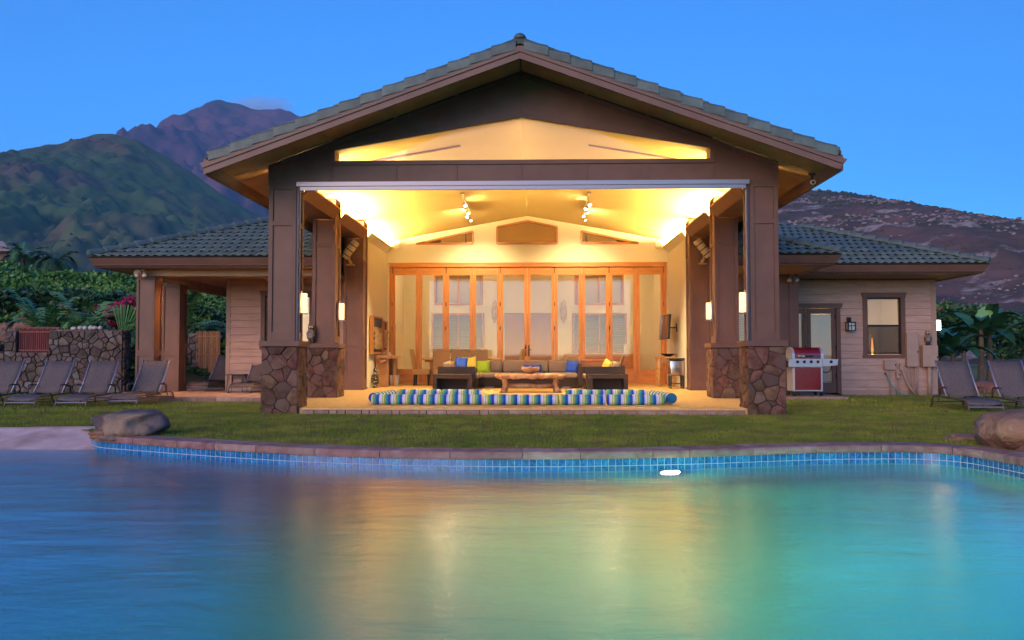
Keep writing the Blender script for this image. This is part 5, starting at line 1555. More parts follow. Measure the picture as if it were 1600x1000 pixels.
banana('tall banana plant with one bright upright pale leaf, nearest the lit corner lamp', (14.5, 27.6, LAWN_Z), 1.9, 9, 1.5, 1, (R(48), .62, 1.35))
banana('banana plant close to the house corner behind the first lounger', (13.2, 26.8, LAWN_Z), 1.1, 9, 1.4, 2)
banana('banana plant at the right edge with long arching dark leaves', (16.2, 26.6, LAWN_Z), 1.5, 10, 1.8, 3)
banana('banana plant in the middle with drooping leaves over the bare trunks', (15.3, 28.6, LAWN_Z), 1.8, 9, 1.6, 4)
banana('small banana plant behind the house corner with narrow leaves', (13.6, 29.5, LAWN_Z), 1.7, 8, 1.4, 5)
shrub('bush', 'dark tall bush behind the banana plants next to the house corner', (15.2, 32, LAWN_Z + .9), 2.6, 1.4, .95, 7000, .22, 'leafdark', 31)
shrub('bush', 'dark bush behind the banana plants at the right edge', (19.2, 33, LAWN_Z + .9), 2.4, 1.4, .85, 6000, .22, 'leafdark', 32)
shrub('bush', 'pink flecked bush in the gap over the bananas', (15.6, 34.5, LAWN_Z + 1.2), 2.2, 1.2, 1.0, 5000, .2, 'leafgreen', 33)
fl_ = np.random.default_rng(8); leaf_cloud('blossoms', 'bract', np.c_[fl_.normal(14.9, .8, 70), np.full(70, 33.0) + fl_.normal(0, .2, 70), fl_.normal(2.75, .3, 70)] - np.array([15.6, 34.5, LAWN_Z + 1.2]), .10, 2, [o for o in bpy.data.objects if o.get('label') == 'pink flecked bush in the gap over the bananas'][0], .9)
TL_ = ['dark tree in the far row just right of the house corner', 'second dark tree of the far row right of the house', 'rounded tree in the middle of the far row on the right', 'low wide tree near the right edge of the far row', 'dark tree at the right edge in the far row', 'tree beyond the right edge end of the far row']
for k, xx in enumerate((33, 37, 41.5, 46, 50, 54)):
    t = shrub('tree', TL_[k], (xx, 72 + (k % 3) * 2, LAWN_Z + 1.0), 3.0, 2.2, 1.9 + .5 * (k % 2) + .3 * (k == 0), 4200, .42, 'leafdark' if k % 2 == 0 else 'palmleaf', 60 + k, 'trees in the far row beyond the right lawn', 'tree', False)
    MB().tube([(0, 0, -1.1), (.1, 0, .5), (0, .1, 2.0)], [.22, .16, .08], 6).build('trunk', 'bark', t)
palm('palm_tree', 'small palm sticking out of the far tree row near the right edge', (42.5, 66, LAWN_Z), 4.0, .16, 16, 1.8, 11, 'leafdark', wl=.5)
palm('palm_tree', 'second small far palm at the right edge', (38.6, 66, LAWN_Z), 4.2, .16, 16, 1.9, 12, 'leafdark', wl=.5)
BB = [('low brown boulder behind the first right lounger', 11.9, .42), ('low rounded boulder between the two right loungers', 13.2, .5), ('low brown boulder behind the second right lounger', 14.4, .45), ('low boulder at the right edge under the bananas', 15.6, .5)]
for k, (lb, xx, r) in enumerate(BB):
    rock('boulder', lb, (xx, 24.6 + .3 * (k % 2), LAWN_Z + .1), r, .4, .34, 70 + k, 'redrock', k, .2, .5, 1.2, 'low boulders edging the right lawn', 3)

# ---- far houses
def far_house(name, label, loc, w, d, h, rz, lit, roofm):
    t = thing(name, label, 'house', loc, rz)
    MB().box(-w / 2, w / 2, 0, d, -h, h).build('wall', M(name + '_wall', (.20, .13, .12), .8), t)
    MB().add([(-w / 2 - 1, -1, h), (w / 2 + 1, -1, h), (w / 2 + 1, d + 1, h), (-w / 2 - 1, d + 1, h), (-w / 2 + d * .4, d / 2, h + d * .26), (w / 2 - d * .4, d / 2, h + d * .26)],
             [(0, 1, 5, 4), (1, 2, 5), (2, 3, 4, 5), (3, 0, 4), (3, 2, 1, 0)]).build('roof', roofm, t)
    for (a, b, z0, z1) in lit:
        MB().box(a, b, -.12, -.02, z0, z1).build('window', 'farwin', t)
    return t
MT['farwin'] = E('far_window_glow', (1.0, .66, .30), 4.0)
MT['farroof'] = M('far_roof', (.22, .11, .09), .8, (.28, .15, .12), ns=.3)
MT['pinkroof'] = M('pink_tile_roof', (.36, .24, .20), .8, (.42, .28, .24), ns=2)
far_house('neighbour_house', 'house with a pale pinkish hip roof cut by the left edge behind the palm', (-47.3, 70, 8.9), 5.4, 5, .75, 0, [(.4, 1.6, -.2, .25)], 'pinkroof')
def on_hill(HH, ax, az):
    q = HH.reshape(-1, 3); e = np.abs((q[:, 0] - .233) / q[:, 1] - ax) + np.abs((q[:, 2] - .94) / q[:, 1] - az)
    return q[np.argmin(e)]
p = on_hill(HL, -.492, .134); k = p[1] / 1320
far_house('hillside_house', 'long low house with lit windows on the slope of the green hill', (float(p[0]), float(p[1]), float(p[2])), 38 * k, 14 * k, 3.0 * k, R(-6), [(-3 * k, 1 * k, .2 * k, 2 * k), (3 * k, 6 * k, .2 * k, 2 * k), (7 * k, 10 * k, .2 * k, 2 * k), (12 * k, 15 * k, .2 * k, 2 * k)], 'farroof')
p = on_hill(HL, -.517, .126); k = p[1] / 1320
far_house('hillside_house', 'small bright lit house lower on the green hill just over the left eave', (float(p[0]), float(p[1]), float(p[2])), 9 * k, 8 * k, 4.0 * k, R(4), [(-4 * k, -1 * k, -.5 * k, 3 * k), (.5 * k, 3 * k, -3 * k, 1.5 * k)], 'farroof')
p = on_hill(HR, .59, .083); k = p[1] / 1320
# ================================================================= THINGS IN THE OPEN LIVING ROOM
STRIPES = [(0, (.50, .58, .34)), (.13, (.24, .32, .045)), (.28, (.02, .27, .31)), (.42, (.015, .13, .27)), (.52, (.02, .045, .36)), (.69, (.40, .46, .80)), (.83, (.62, .66, .60)), (.92, (.34, .42, .12))]
MT['stripe'] = stripe_mat('striped_outdoor_cloth', STRIPES, .217)
def bolster(label, loc, L, r, rz, group):
    n = 18
    prof = [(r * .80, -L / 2), (r * .95, -L / 2 + .008), (r, -L / 2 + .03)] + [(r * (1 + .02 * math.sin(k)), -L / 2 + .03 + (L - .06) * k / 6) for k in range(1, 6)] + [(r, L / 2 - .03), (r * .95, L / 2 - .008), (r * .80, L / 2)]
    m = MB().lathe(prof, n=n); m.v = [(z, x, y * .96) for x, y, z in m.v]
    o = m.build('bolster_cushion', 'stripe', loc=loc, rot=(0, 0, rz), smooth=True)
    tag(o, label, 'cushion', group)
GB = 'blue green striped bolster cushions laid in a ring on the patio floor'
r_ = .102
for lb, x0, x1 in (('striped bolster at the left end of the front row', -2.86, -1.99), ('striped bolster second from the left in the front row', -1.975, -.785), ('long striped bolster in the middle of the front row', -.765, .655),
                   ('short striped bolster right of the middle one in the front row', .675, 1.53), ('striped bolster at the right end of the front row', 1.55, 2.62)):
    bolster(lb, ((x0 + x1) / 2, 15.86, zf(15.86) + r_), x1 - x0, r_, 0, GB)
for lb, x0, x1 in (('striped bolster at the left end of the back row', -2.66, -1.75), ('striped bolster in the back row left of the root table', -1.735, -.90), ('striped bolster in the back row right of the root table', .83, 1.66), ('striped bolster at the right end of the back row', 1.675, 2.50)):
    bolster(lb, ((x0 + x1) / 2, 17.6, zf(17.6) + r_), x1 - x0, r_, 0, GB)
bolster('striped bolster running back along the left side of the ring', (-2.80, 16.78, zf(16.8) + r_ + .01), 1.45, r_, R(84), GB)
bolster('striped bolster running back along the right side of the ring', (2.68, 16.72, zf(16.8) + r_ + .01), 1.55, r_, R(97), GB)

def cushion(m, x0, x1, y0, y1, z0, z1):
    m.box(x0, x1, y0, y1, z0, z1)
def soft(name, mat, parent, x0, x1, y0, y1, z0, z1, bev=.035, loc=None, rot=None):
    return MB().box(x0, x1, y0, y1, z0, z1).build(name, mat, parent, smooth=True, bevel=bev, seg=3, loc=loc, rot=rot)
# ---- sectional sofa
f0 = zf(21.8)
so = thing('sectional_sofa', 'L shaped dark rattan sofa with taupe cushions facing the root table', 'sofa', (0, 0, f0))
MB().box(-2.21, 1.31, 22.02, 22.92, .04, .27).build('base', 'rattan', so, bevel=.01)
MB().box(-2.21, -1.27, 20.98, 22.018, .04, .27).build('chaise_base', 'rattan', so, bevel=.01)
MB().box(-2.21, 1.47, 22.86, 22.96, .271, .60).build('back_frame', 'rattan', so, bevel=.01)
MB().box(1.312, 1.47, 21.95, 22.858, .04, .575).build('arm', 'rattan', so, bevel=.012)
MB().box(-2.21, -1.275, 20.88, 20.978, .0, .575).build('end_panel', 'rattan', so, bevel=.012)
MB().box(-2.21, -2.12, 20.98, 22.858, .271, .575).build('side_frame', 'rattan', so, bevel=.01)
for a, b in ((-1.27, -.42), (-.42, .44), (.44, 1.305)): soft('seat_cushion', 'taupecloth', so, a + .006, b - .006, 21.95, 22.70, .272, .40)
soft('seat_cushion', 'taupecloth', so, -2.11, -1.2, 20.99, 21.94, .272, .40); soft('seat_cushion', 'taupecloth', so, -2.11, -1.277, 21.95, 22.70, .272, .40)
for a, b in ((-1.50, -.68), (-.665, -.03), (-.015, .55), (.565, 1.30)): soft('back_cushion', 'taupecloth', so, a, b, 22.64, 22.84, .40, .725, .05, rot=None)
soft('back_cushion', 'taupecloth', so, -2.10, -1.93, 21.0, 21.8, .40, .68, .05); soft('back_cushion', 'taupecloth', so, -2.10, -1.93, 21.82, 22.6, .40, .70, .05)
for a in (-1.1, -.45, .9): MB().box(a, a + .22, 22.05, 22.1, 0, .04).build('foot', 'alu', so)
def cube_table(label, x0, x1, y0, y1):
    t = thing('rattan_cube_table', label, 'side table', ((x0 + x1) / 2, y0, zf(y0)), 0, 'open fronted rattan tables in front of the seats'); w = (x1 - x0) / 2; d = y1 - y0; h = .415
    MB().box(-w, w, 0, d, h - .1, h).build('table_top', 'rattan', t, bevel=.01)
    MB().box(-w, -w + .1, .001, d, 0, h - .101).build('side_panel', 'rattan', t); MB().box(w - .1, w, .001, d, 0, h - .101).build('side_panel', 'rattan', t)
    MB().box(-w + .1, w - .1, d - .05, d - .01, 0, h - .101).build('back_panel', 'rattan', t)
cube_table('low open fronted dark rattan table in front of the left end of the sofa', -2.25, -1.305, 20.25, 20.82)
cube_table('low open fronted dark rattan table in front of the right armchair', 1.475, 2.42, 20.25, 20.82)
ac = thing('rattan_armchair', 'dark rattan armchair with taupe seat right of the sofa', 'armchair', (1.93, 20.9, zf(21)))
MB().box(-.48, .49, 0, .1, 0, .585).build('side_panel', 'rattan', ac, bevel=.012); MB().box(-.48, .49, .95, 1.05, 0, .585).build('side_panel', 'rattan', ac, bevel=.012)
MB().box(-.48, .39, .102, .948, .04, .27).build('base', 'rattan', ac); MB().box(.39, .49, .102, .948, 0, .6).build('back_frame', 'rattan', ac)
soft('seat_cushion', 'taupecloth', ac, -.52, .2, .105, .945, .272, .40); soft('back_cushion', 'taupecloth', ac, .2, .385, .12, .93, .40, .70, .05)
# ---- scatter pillows
def pillow(label, loc, w, h, mat, rot, d=.13):
    V = []; F = []; n = 8
    for s in (-1, 1):
        for j in range(n + 1):
            for i in range(n + 1):
                u = i / n * 2 - 1; v = j / n * 2 - 1
                k = max(0, (1 - u ** 4) * (1 - v ** 4)) ** .6
                px = 1 - .10 * (1 - abs(v)) ** .6 * abs(u) ** 3 * 1.0; pv = 1 - .10 * (1 - abs(u)) ** .6 * abs(v) ** 3
                V.append((u * w / 2 * px, s * d / 2 * k, v * h / 2 * pv))
    m = (n + 1) ** 2
    for s in (0, 1):
        for j in range(n):
            for i in range(n):
                a = s * m + j * (n + 1) + i; F.append((a, a + 1, a + n + 2, a + n + 1))
    o = MB().add(V, F).build('pillow', mat, loc=loc, rot=rot, smooth=True)
    tag(o, label, 'pillow', 'scatter pillows on the seats')
pillow('blue pillow leaning at the left corner of the sofa', (-1.76, 22.42, .86 - .13), .34, .34, 'blue', (R(-18), R(6), R(10)))
pillow('pale yellow pillow beside the blue one in the left sofa corner', (-1.52, 22.52, .86 - .13), .34, .34, 'yellow', (R(-18), R(-10), R(-8)))
pillow('lime green square pillow on the left part of the sofa', (-1.17, 22.45, .48 + .155), .36, .34, 'lime', (R(-14), R(-3), R(6)))
pillow('small lime pillow corner peeking out behind the yellow pillow', (-1.66, 22.58, .78), .25, .22, 'lime', (R(-10), R(5), 0))
pillow('long blue lumbar pillow in the middle of the sofa behind the bowl', (.13, 22.52, .48 + .11), .48, .22, 'blue', (R(-12), 0, 0))
pillow('blue pillow leaning on the right arm of the sofa', (1.17, 22.42, .48 + .155), .33, .34, 'blue', (R(-14), R(6), R(-14)))
pillow('yellow pillow on the right armchair', (2.02, 21.5, .76 - .08), .30, .32, 'yellow', (R(-8), R(25), R(-60)))
# ---- root coffee table
ct = thing('root_coffee_table', 'gnarled root wood coffee table with a lumpy edge in front of the sofa', 'coffee table', (.09, 20.25, zf(20.2)))
V = []; F = []; n = 130
def edge_pt(t):
    a = 2 * math.pi * t; c, s = math.cos(a), math.sin(a); k = 1 / (abs(c) ** 5 + abs(s) ** 5) ** .2
    return c * k * .80, s * k * .36
prs = [(.90, .435), (.99, .430), (1.03, .405), (1.04, .37), (1.01, .335), (.95, .32), (.88, .345)]
for q, (sc, z) in enumerate(prs):
    for i in range(n):
        x, y = edge_pt(i / n); nz_ = mnoise.noise(Vector((x * 9, y * 9, z * 6 + 3))); n2_ = mnoise.noise(Vector((x * 17, y * 17, z * 10)))
        k = sc + (.045 * nz_ + .03 * n2_) * (0 if q == 0 else 1)
        V.append((x * k, y * k * (1 + .05 * nz_), z + (.035 * nz_ + .02 * n2_) * (q > 1)))
for q in range(len(prs) - 1):
    for i in range(n): F.append((q * n + i, q * n + (i + 1) % n, (q + 1) * n + (i + 1) % n, (q + 1) * n + i))
F.append(tuple(range(n))); F.append(tuple(range((len(prs) - 1) * n, len(prs) * n))[::-1])
MB().add(V, F).build('table_top', 'root', ct, smooth=True)
for sx in (-1, 1):
    for sy in (-1, 1):
        rr = random.Random(sx * 3 + sy)
        MB().tube([(sx * .64, sy * .22, -.005), (sx * .62 + rr.uniform(-.02, .02), sy * .21, .08), (sx * .59, sy * .19, .18), (sx * .62, sy * .2, .28), (sx * .6, sy * .2, .345)], [.085, .06, .066, .06, .09], 9).build('leg', 'root', ct, smooth=True)
    MB().tube([(sx * .6, -.2, .2), (sx * .58, 0, .22), (sx * .6, .2, .2)], .04, 7).build('brace', 'root', ct, smooth=True)
MB().tube([(-.6, 0, .14), (-.2, .01, .15), (.2, -.01, .135), (.6, 0, .145)], [.05, .055, .05, .055], 9).build('stretcher', 'root', ct, smooth=True)
b = thing('wooden_bowl', 'wide wooden bowl with an uneven rim on the coffee table', 'bowl', (.09, 20.2, zf(20.2) + .437))
V = []; F = []; n = 28; pr = [(.04, 0), (.09, .005), (.16, .05), (.205, .115), (.215, .15), (.19, .148), (.14, .06), (.0, .03)]
for q, (r, z) in enumerate(pr):
    for i in range(n):
        a = 2 * math.pi * i / n; V.append((math.cos(a) * max(r, .002), math.sin(a) * max(r, .002) * .8, z + (.02 * math.sin(a * 3) + .012 * math.sin(a * 7)) * (q in (3, 4, 5))))
for q in range(len(pr) - 1):
    for i in range(n): F.append((q * n + i, q * n + (i + 1) % n, (q + 1) * n + (i + 1) % n, (q + 1) * n + i))
F.append(tuple(range(n))[::-1]); MB().add(V, F).build('bowl_body', 'root', b, smooth=True)

# ---- dining group
def wicker_chair(label, loc, rz, scale=None):
    t = thing('wicker_chair', label, 'dining chair', loc, rz, 'high backed wicker dining chairs')
    MB().box(-.235, .235, -.24, .24, .30, .45).build('seat', 'wicker', t, bevel=.02)
    MB().prism([(-.17, .451), (-.24, .451), (-.33, .98), (-.26, .98)], 'x', -.24, .24).build('backrest', 'wicker', t, bevel=.015)
    MB().box(-.245, .245, -.345, -.255, .981, 1.005).build('top_rail', 'log', t, bevel=.01)
    for sx in (-1, 1):
        for sy in (-1, 1): MB().bar((sx * .19, sy * .19, .30), (sx * .19, sy * .2, 0), .045, .045, up=(0, 1, 0)).build('leg', 'iron', t)
    return t
fz = zf(23.4)
wc = wicker_chair('high backed wicker chair, left one of the three with their backs to the sofa', (-2.37, 23.45, fz), 0)
dup(wc, (-1.86, 23.45, fz), 0, 'high backed wicker chair in the middle of the three behind the sofa')
dup(wc, (-1.34, 23.45, fz), 0, 'high backed wicker chair, right one of the three behind the sofa')
dup(wc, (-2.95, 23.55, fz), R(-90), 'wicker chair seen from the side at the left end of the log table')
dup(wc, (-.42, 23.7, fz), R(80), 'wicker chair seen from the side at the right end of the log table')
t = thing('log_dining_table', 'long log dining table behind the wicker chairs', 'dining table', (-1.75, 23.72, fz))
MB().tube([(-1.15, 0, .70), (-.4, .01, .71), (.4, 0, .70), (.95, 0, .70)], .055, 9).build('rail', 'log', t, smooth=True)
MB().box(-1.2, 1.0, -.28, .3, .70, .755).build('table_top', 'log', t, bevel=.02)
MB().tube([(-.92, -.1, 0), (-.9, -.09, .3), (-.93, -.1, .70)], [.10, .085, .095], 9).build('leg', 'log', t, smooth=True); MB().tube([(.75, -.1, 0), (.76, -.1, .3), (.74, -.1, .70)], [.10, .085, .095], 9).build('leg', 'log', t, smooth=True)
t = thing('round_back_chair', 'chair with a rounded cream back seen over the right armchair', 'dining chair', (1.21, 23.45, fz))
V = [(-.2, -.2, .5)] + [(.215 * math.cos(R(180 - k * 15)), -.2 - .03, .60 + .21 * math.sin(R(k * 15))) for k in range(13)] + [(.2, -.2, .5)]
MB().prism([(p[0], p[2]) for p in V], 'y', -.235, -.20).build('backrest', 'taupecloth', t, bevel=.01)
MB().tube([(p[0] * 1.06, -.215, .60 + (p[2] - .60) * 1.06) for p in V[1:-1]], .014, 6).build('back_frame', 'log', t)
MB().box(-.22, .22, -.2, .22, .40, .46).build('seat', 'taupecloth', t, bevel=.02)
for sx in (-1, 1):
    for sy in (-1, 1): MB().tube([(sx * .19, sy * .19, .4), (sx * .2, sy * .2, 0)], .017, 6).build('leg', 'log', t)
t = thing('wooden_stool_chair', 'light wooden chair tilted back beside the game table', 'dining chair', (2.36, 23.6, fz), R(75))
MB().box(-.2, .2, -.2, .2, .40, .44).build('seat', 'log', t, bevel=.01); MB().prism([(-.16, .44), (-.20, .44), (-.30, .80), (-.26, .80)], 'x', -.19, .19).build('backrest', 'log', t)
for sx in (-1, 1):
    for sy in (-1, 1): MB().tube([(sx * .17, sy * .17, .4), (sx * .18, sy * .19, 0)], .018, 6).build('leg', 'log', t)
t = thing('game_table', 'small reddish wood table between the rounded chair and the doors', 'table', (1.8, 23.8, fz))
MB().box(-.42, .42, -.3, .3, .66, .72).build('table_top', 'firh', t, bevel=.01); MB().box(-.38, .38, -.26, .26, .55, .66).build('apron', 'firh', t)
for sx in (-1, 1):
    for sy in (-1, 1): MB().box(sx * .36 - .03, sx * .36 + .03, sy * .24 - .03, sy * .24 + .03, 0, .55).build('leg', 'fir', t)

# ---- left wall: console, bird, pot, carved reliefs
t = thing('stone_console', 'honey coloured stone console table against the left wall', 'console table', (-3.86, 22.4, zf(22.5)))
MB().box(-.20, .26, 0, 1.5, .76, .84).build('table_top', 'marble', t, bevel=.008)
MB().box(-.19, .14, .06, .2, 0, .759).build('leg', 'marble', t, bevel=.006); MB().box(-.19, .14, 1.25, 1.4, 0, .759).build('leg', 'marble', t, bevel=.006)
MB().box(.12, .2, .9, 1.3, 0, .759).build('side_panel', 'log', t); MB().tube([(-.06, .05, .70), (-.02, -.02, .66), (.1, .0, .70)], .045, 7).build('bracket', 'marble', t)
t = thing('bird_statue', 'dark carved bird with pale speckles on the floor by the console', 'statue', (-3.98, 22.05, zf(22)))
MT['speckle'] = M('speckled_carving', (.02, .016, .014), .5, (.55, .45, .3), ns=26, nd=1, lo=.56, hi=.6)
MB().lathe([(.07, 0), (.08, .03), (.05, .06), (.09, .15), (.105, .25), (.085, .34), (.05, .40), (.06, .46), (.04, .52), (0, .53)], n=14).build('body', 'speckle', t, smooth=True)
MB().lathe([(.02, 0), (0, .09)], n=6).build('beak', 'log', t, loc=(.05, -.02, .47), rot=(0, R(100), 0))
MB().lathe([(.0, .1), (.06, .14), (.05, .30), (0, .34)], (.05, .0, 0), 10, sx=.8).build('wing', 'iron', t, smooth=True)
t = thing('plant_pot', 'white square pot on the floor beside the console', 'pot', (-3.70, 23.45, zf(23.4)))
MB().add([(-.10, -.1, 0), (.10, -.1, 0), (.10, .1, 0), (-.10, .1, 0), (-.13, -.13, .27), (.13, -.13, .27), (.13, .13, .27), (-.13, .13, .27)], [(3, 2, 1, 0), (0, 1, 5, 4), (1, 2, 6, 5), (2, 3, 7, 6), (3, 0, 4, 7), (4, 5, 6, 7)]).build('pot_body', 'white', t)
MB().box(-.14, .14, -.14, .14, .25, .285).build('rim', 'white', t, bevel=.008)
def relief(label, y0, y1, z0, z1, seed):
    t = thing('carved_relief', label, 'wall carving', (-4.02, (y0 + y1) / 2, z0), 0, 'carved reliefs in niches on the left wall')
    w = (y1 - y0) / 2; h = z1 - z0
    MB().box(-.055, .02, -w, w, 0, h).build('niche_back', 'black', t)
    f = MB(); f.box(-.05, .05, -w - .04, -w, -.04, h + .04); f.box(-.05, .05, w, w + .04, -.04, h + .04); f.box(-.05, .05, -w, w, -.04, 0); f.box(-.05, .05, -w, w, h, h + .04)
    f.build('frame', 'fir', t)
    rr = random.Random(seed); V = []; F = []; ny, nz_ = 26, 20
    for j in range(nz_ + 1):
        for i in range(ny + 1):
            y = -w * .93 + 1.86 * w * i / ny; z = h * .10 + h * .62 * j / nz_
            V.append((.03 + .10 * abs(mnoise.noise(Vector((y * 7, z * 7, seed)))) + .04 * mnoise.noise(Vector((y * 19, z * 19, seed))), y + .02 * mnoise.noise(Vector((z * 9, 2, seed))), z + .02 * mnoise.noise(Vector((y * 11, 5, seed)))))
    for j in range(nz_):
        for i in range(ny): F.append((j * (ny + 1) + i, j * (ny + 1) + i + 1, (j + 1) * (ny + 1) + i + 1, (j + 1) * (ny + 1) + i))
    MB().add(V, F).build('carving', 'carved', t, smooth=True)
relief('wide pale carved relief in a dark niche over the console', 21.75, 23.0, 1.02, 1.93, 3)
relief('narrow carved relief in a slim niche nearest the doors', 23.28, 23.75, 1.08, 1.86, 8)
for k, (yy, w, h, m_n, lb) in enumerate(((22.75, .05, .13, 'carved', 'small carved figure on the console'), (23.05, .06, .09, 'white', 'small white dish standing on the console'), (23.35, .04, .10, 'carved', 'tiny carved figure at the far end of the console'))):
    t = MB().lathe([(w, 0), (w * 1.1, h * .3), (w * .6, h * .6), (w * .8, h * .85), (w * .2, h)], n=10).build('figurine', m_n, loc=(-3.80, yy, zf(22.5) + .84), smooth=True); tag(t, lb, 'figurine')

# ---- right wall: television, table with bowl, cooler
t = thing('television', 'flat television on a black swivel arm seen almost edge on at the right wall', 'television', (3.70, 22.9, 1.70))
tv = MB().box(-.025, .03, -.52, .52, -.33, .33).build('screen_housing', 'black', t, rot=(0, R(4), R(5)), bevel=.008)
MT['screen'] = M('tv_screen_glass', (.01, .01, .012), .06, spec=.8)
MB().box(-.029, -.0255, -.495, .495, -.305, .305).build('screen', 'screen', tv)
MB().box(.02, .08, -.16, .16, -.14, .14).build('mount_plate', 'black', t); MB().box(.08, .31, -.02, .02, -.03, .0).build('arm', 'black', t); MB().box(.305, .325, -.06, .06, -.12, .10).build('wall_plate', 'black', t)
t = thing('carved_table', 'tall carved wood side table under the television', 'side table', (3.72, 23.05, zf(23)))
MB().box(-.25, .25, -.25, .25, .76, .80).build('table_top', 'log', t, bevel=.008); 
ap = MB()
for k in range(6): ap.add([(-.2 + k * .068, -.2, .76), (-.2 + k * .068 + .06, -.2, .76), (-.2 + k * .068 + .03, -.2, .62), (-.2 + k * .068, -.17, .76), (-.2 + k * .068 + .06, -.17, .76), (-.2 + k * .068 + .03, -.17, .62)], [(0, 2, 1), (3, 4, 5), (0, 3, 5, 2), (1, 2, 5, 4)])
ap.build('carved_apron', 'log', t)
for sx in (-1, 1):
    for sy in (-1, 1): MB().lathe([(.035, 0), (.035, .12), (.02, .16), (.032, .22), (.032, .4), (.022, .45), (.035, .5), (.035, .76)], (sx * .2, sy * .2, 0), 8).build('leg', 'log', t)
t = thing('serving_bowl', 'dark shallow wooden bowl on the carved table', 'bowl', (3.80, 23.0, zf(23) + .80))
MB().lathe([(.07, 0), (.10, .01), (.20, .075), (.215, .085), (.19, .08), (.08, .03), (0, .025)], n=20).build('bowl_body', 'iron', t, smooth=True)
t = thing('beverage_cooler', 'stainless steel cooler on a black wheeled stand beside the right column', 'cooler', (3.80, 21.9, zf(21.9)))
MB().box(-.17, .22, -.2, .2, .32, .74).build('tub', 'steel', t, bevel=.06, seg=4, smooth=True); MB().box(-.18, .23, -.21, .21, .742, .78).build('lid', 'black', t, bevel=.015)
for sx in (-.13, .18):
    for sy in (-.15, .15):
        MB().box(sx - .018, sx + .018, sy - .018, sy + .018, .06, .32).build('leg', 'black', t)
        MB().lathe([(.03, -.012), (.033, 0), (.03, .012)], n=10).build('caster', 'black', t, loc=(sx, sy, .033), rot=(0, R(90), 0))
MB().box(-.15, .2, -.16, .16, .12, .135).build('shelf', 'black', t); MB().tube([(-.03, -.2, .56), (-.03, -.24, .56), (.10, -.24, .56), (.10, -.2, .56)], .01, 6).build('handle', 'steel', t)

# ---- ceiling and column fittings
MT['spot'] = E('spot_lamp_glow', (1.0, .84, .55), 40)
def zc(x, y): return (5.38 - .17 * abs(x)) + ((4.985 - .18 * abs(x)) - (5.38 - .17 * abs(x))) * (y - 15.46) / (24.45 - 15.46)
def track(label, x):
    t = thing('track_light', label, 'track light', (x, 20.35, zc(x, 21.4)), 0, 'track lights on the ceiling')
    z0, z1 = zc(x, 20.35) - zc(x, 21.4), zc(x, 22.6) - zc(x, 21.4)
    MB().bar((0, 0, z0 - .02), (0, 2.25, z1 - .02), .035, .03).build('track_rail', 'white', t)
    MB().lathe([(.05, -.04), (.05, -.005)], (0, .0, z0), 10).build('canopy', 'steel', t)
    for k in range(5):
        yy = .45 + k * .44; zz = z0 + (z1 - z0) * yy / 2.25 - .03; s = 1 if k % 2 else -1
        h = MB().lathe([(.02, 0), (.034, .02), (.042, .09)], n=10).build('lamp_head', 'steel', t, loc=(.0, yy, zz - .12), rot=(R(160 + 10 * k), R(25 * s), 0))
        MB().lathe([(.036, .086), (.03, .098), (0, .10)], n=10).build('bulb', 'spot', h)
        MB().tube([(0, yy, zz), (0, yy, zz - .11)], .008, 5).build('stem', 'steel', t)
        ld = bpy.data.lights.new('spot', 'SPOT'); ld.energy = (760, 0, 60, 0, 170)[k]; ld.color = (1.0, .77, .40); ld.spot_size = R(95); ld.spot_blend = .8; ld.shadow_soft_size = .05
        lo = bpy.data.objects.new('spot_beam', ld); COL.objects.link(lo); lo.parent = t
        lo.location = (0, yy - .05, zz - .27)
        up_ = k in (1, 3)
        tgt = Vector(((-1.1, .9, -.6, 1.3, .2)[k] * (1 if x < 0 else -1), (-.9, 2.4, 3.4, 3.2, 2.6)[k], (-3.6, 0, -1.0, 0, -3.0)[k]))
        lo.rotation_euler = tgt.to_track_quat('-Z', 'Y').to_euler()
        if up_: lo.location.z += .04; lo.rotation_euler = Vector(((1.0 if x < 0 else -1.0) * (.8 if k == 1 else -.9), -.15 if k == 1 else .5, .42)).to_track_quat('-Z', 'Y').to_euler(); ld.energy = 18; ld.spot_size = R(130)
track('left track light with five glowing spots under the sloping ceiling', -1.56); track('right track light with five glowing spots under the sloping ceiling', 1.52)
def slot(label, s):
    m = MB(); a, b = 1.27, 3.08
    za, zb = zc(a, 16.6) - .012, zc(b, 16.6) - .012
    m.bar((s * a, 16.6, za), (s * b, 16.6, zb), .07, .02, up=(0, 1, 0)) if False else m.add([(s * a, 16.56, za - .012), (s * b, 16.56, zb - .012), (s * b, 16.64, zb - .012), (s * a, 16.64, za - .012), (s * a, 16.56, za + .01), (s * b, 16.56, zb + .01), (s * b, 16.64, zb + .01), (s * a, 16.64, za + .01)],
           [(0, 1, 2, 3), (7, 6, 5, 4), (0, 4, 5, 1), (1, 5, 6, 2), (2, 6, 7, 3), (3, 7, 4, 0)])
    tag(m.build('air_slot', 'soffit'), label, 'ceiling vent', 'slim slot vents on the ceiling behind the gable window')
slot('slim dark slot vent on the left half of the ceiling behind the gable window', -1); slot('slim dark slot vent on the right half of the ceiling behind the gable window', 1)
def speaker(label, x, rz):
    t = thing('wall_speaker', label, 'speaker', (x, 24.22, 4.13), rz, 'small white speakers high in the room corners')
    MB().box(-.085, .085, -.07, .07, -.12, .12).build('cabinet', 'white', t, bevel=.01); MB().box(-.03, .03, .07, .15, -.05, .05).build('bracket', 'iron', t)
    MB().box(-.07, .07, -.076, -.0705, -.105, .105).build('grille', 'white', t)
speaker('small white speaker high in the left corner by the cove', -3.80, R(15)); speaker('small white speaker high in the right corner by the cove', 3.74, R(-15))
MT['rollstripe'] = stripe_mat('rolled_screen_cloth', [(0, (.62, .50, .30)), (.74, (.03, .025, .02)), (.9, (.55, .45, .28))], .145)
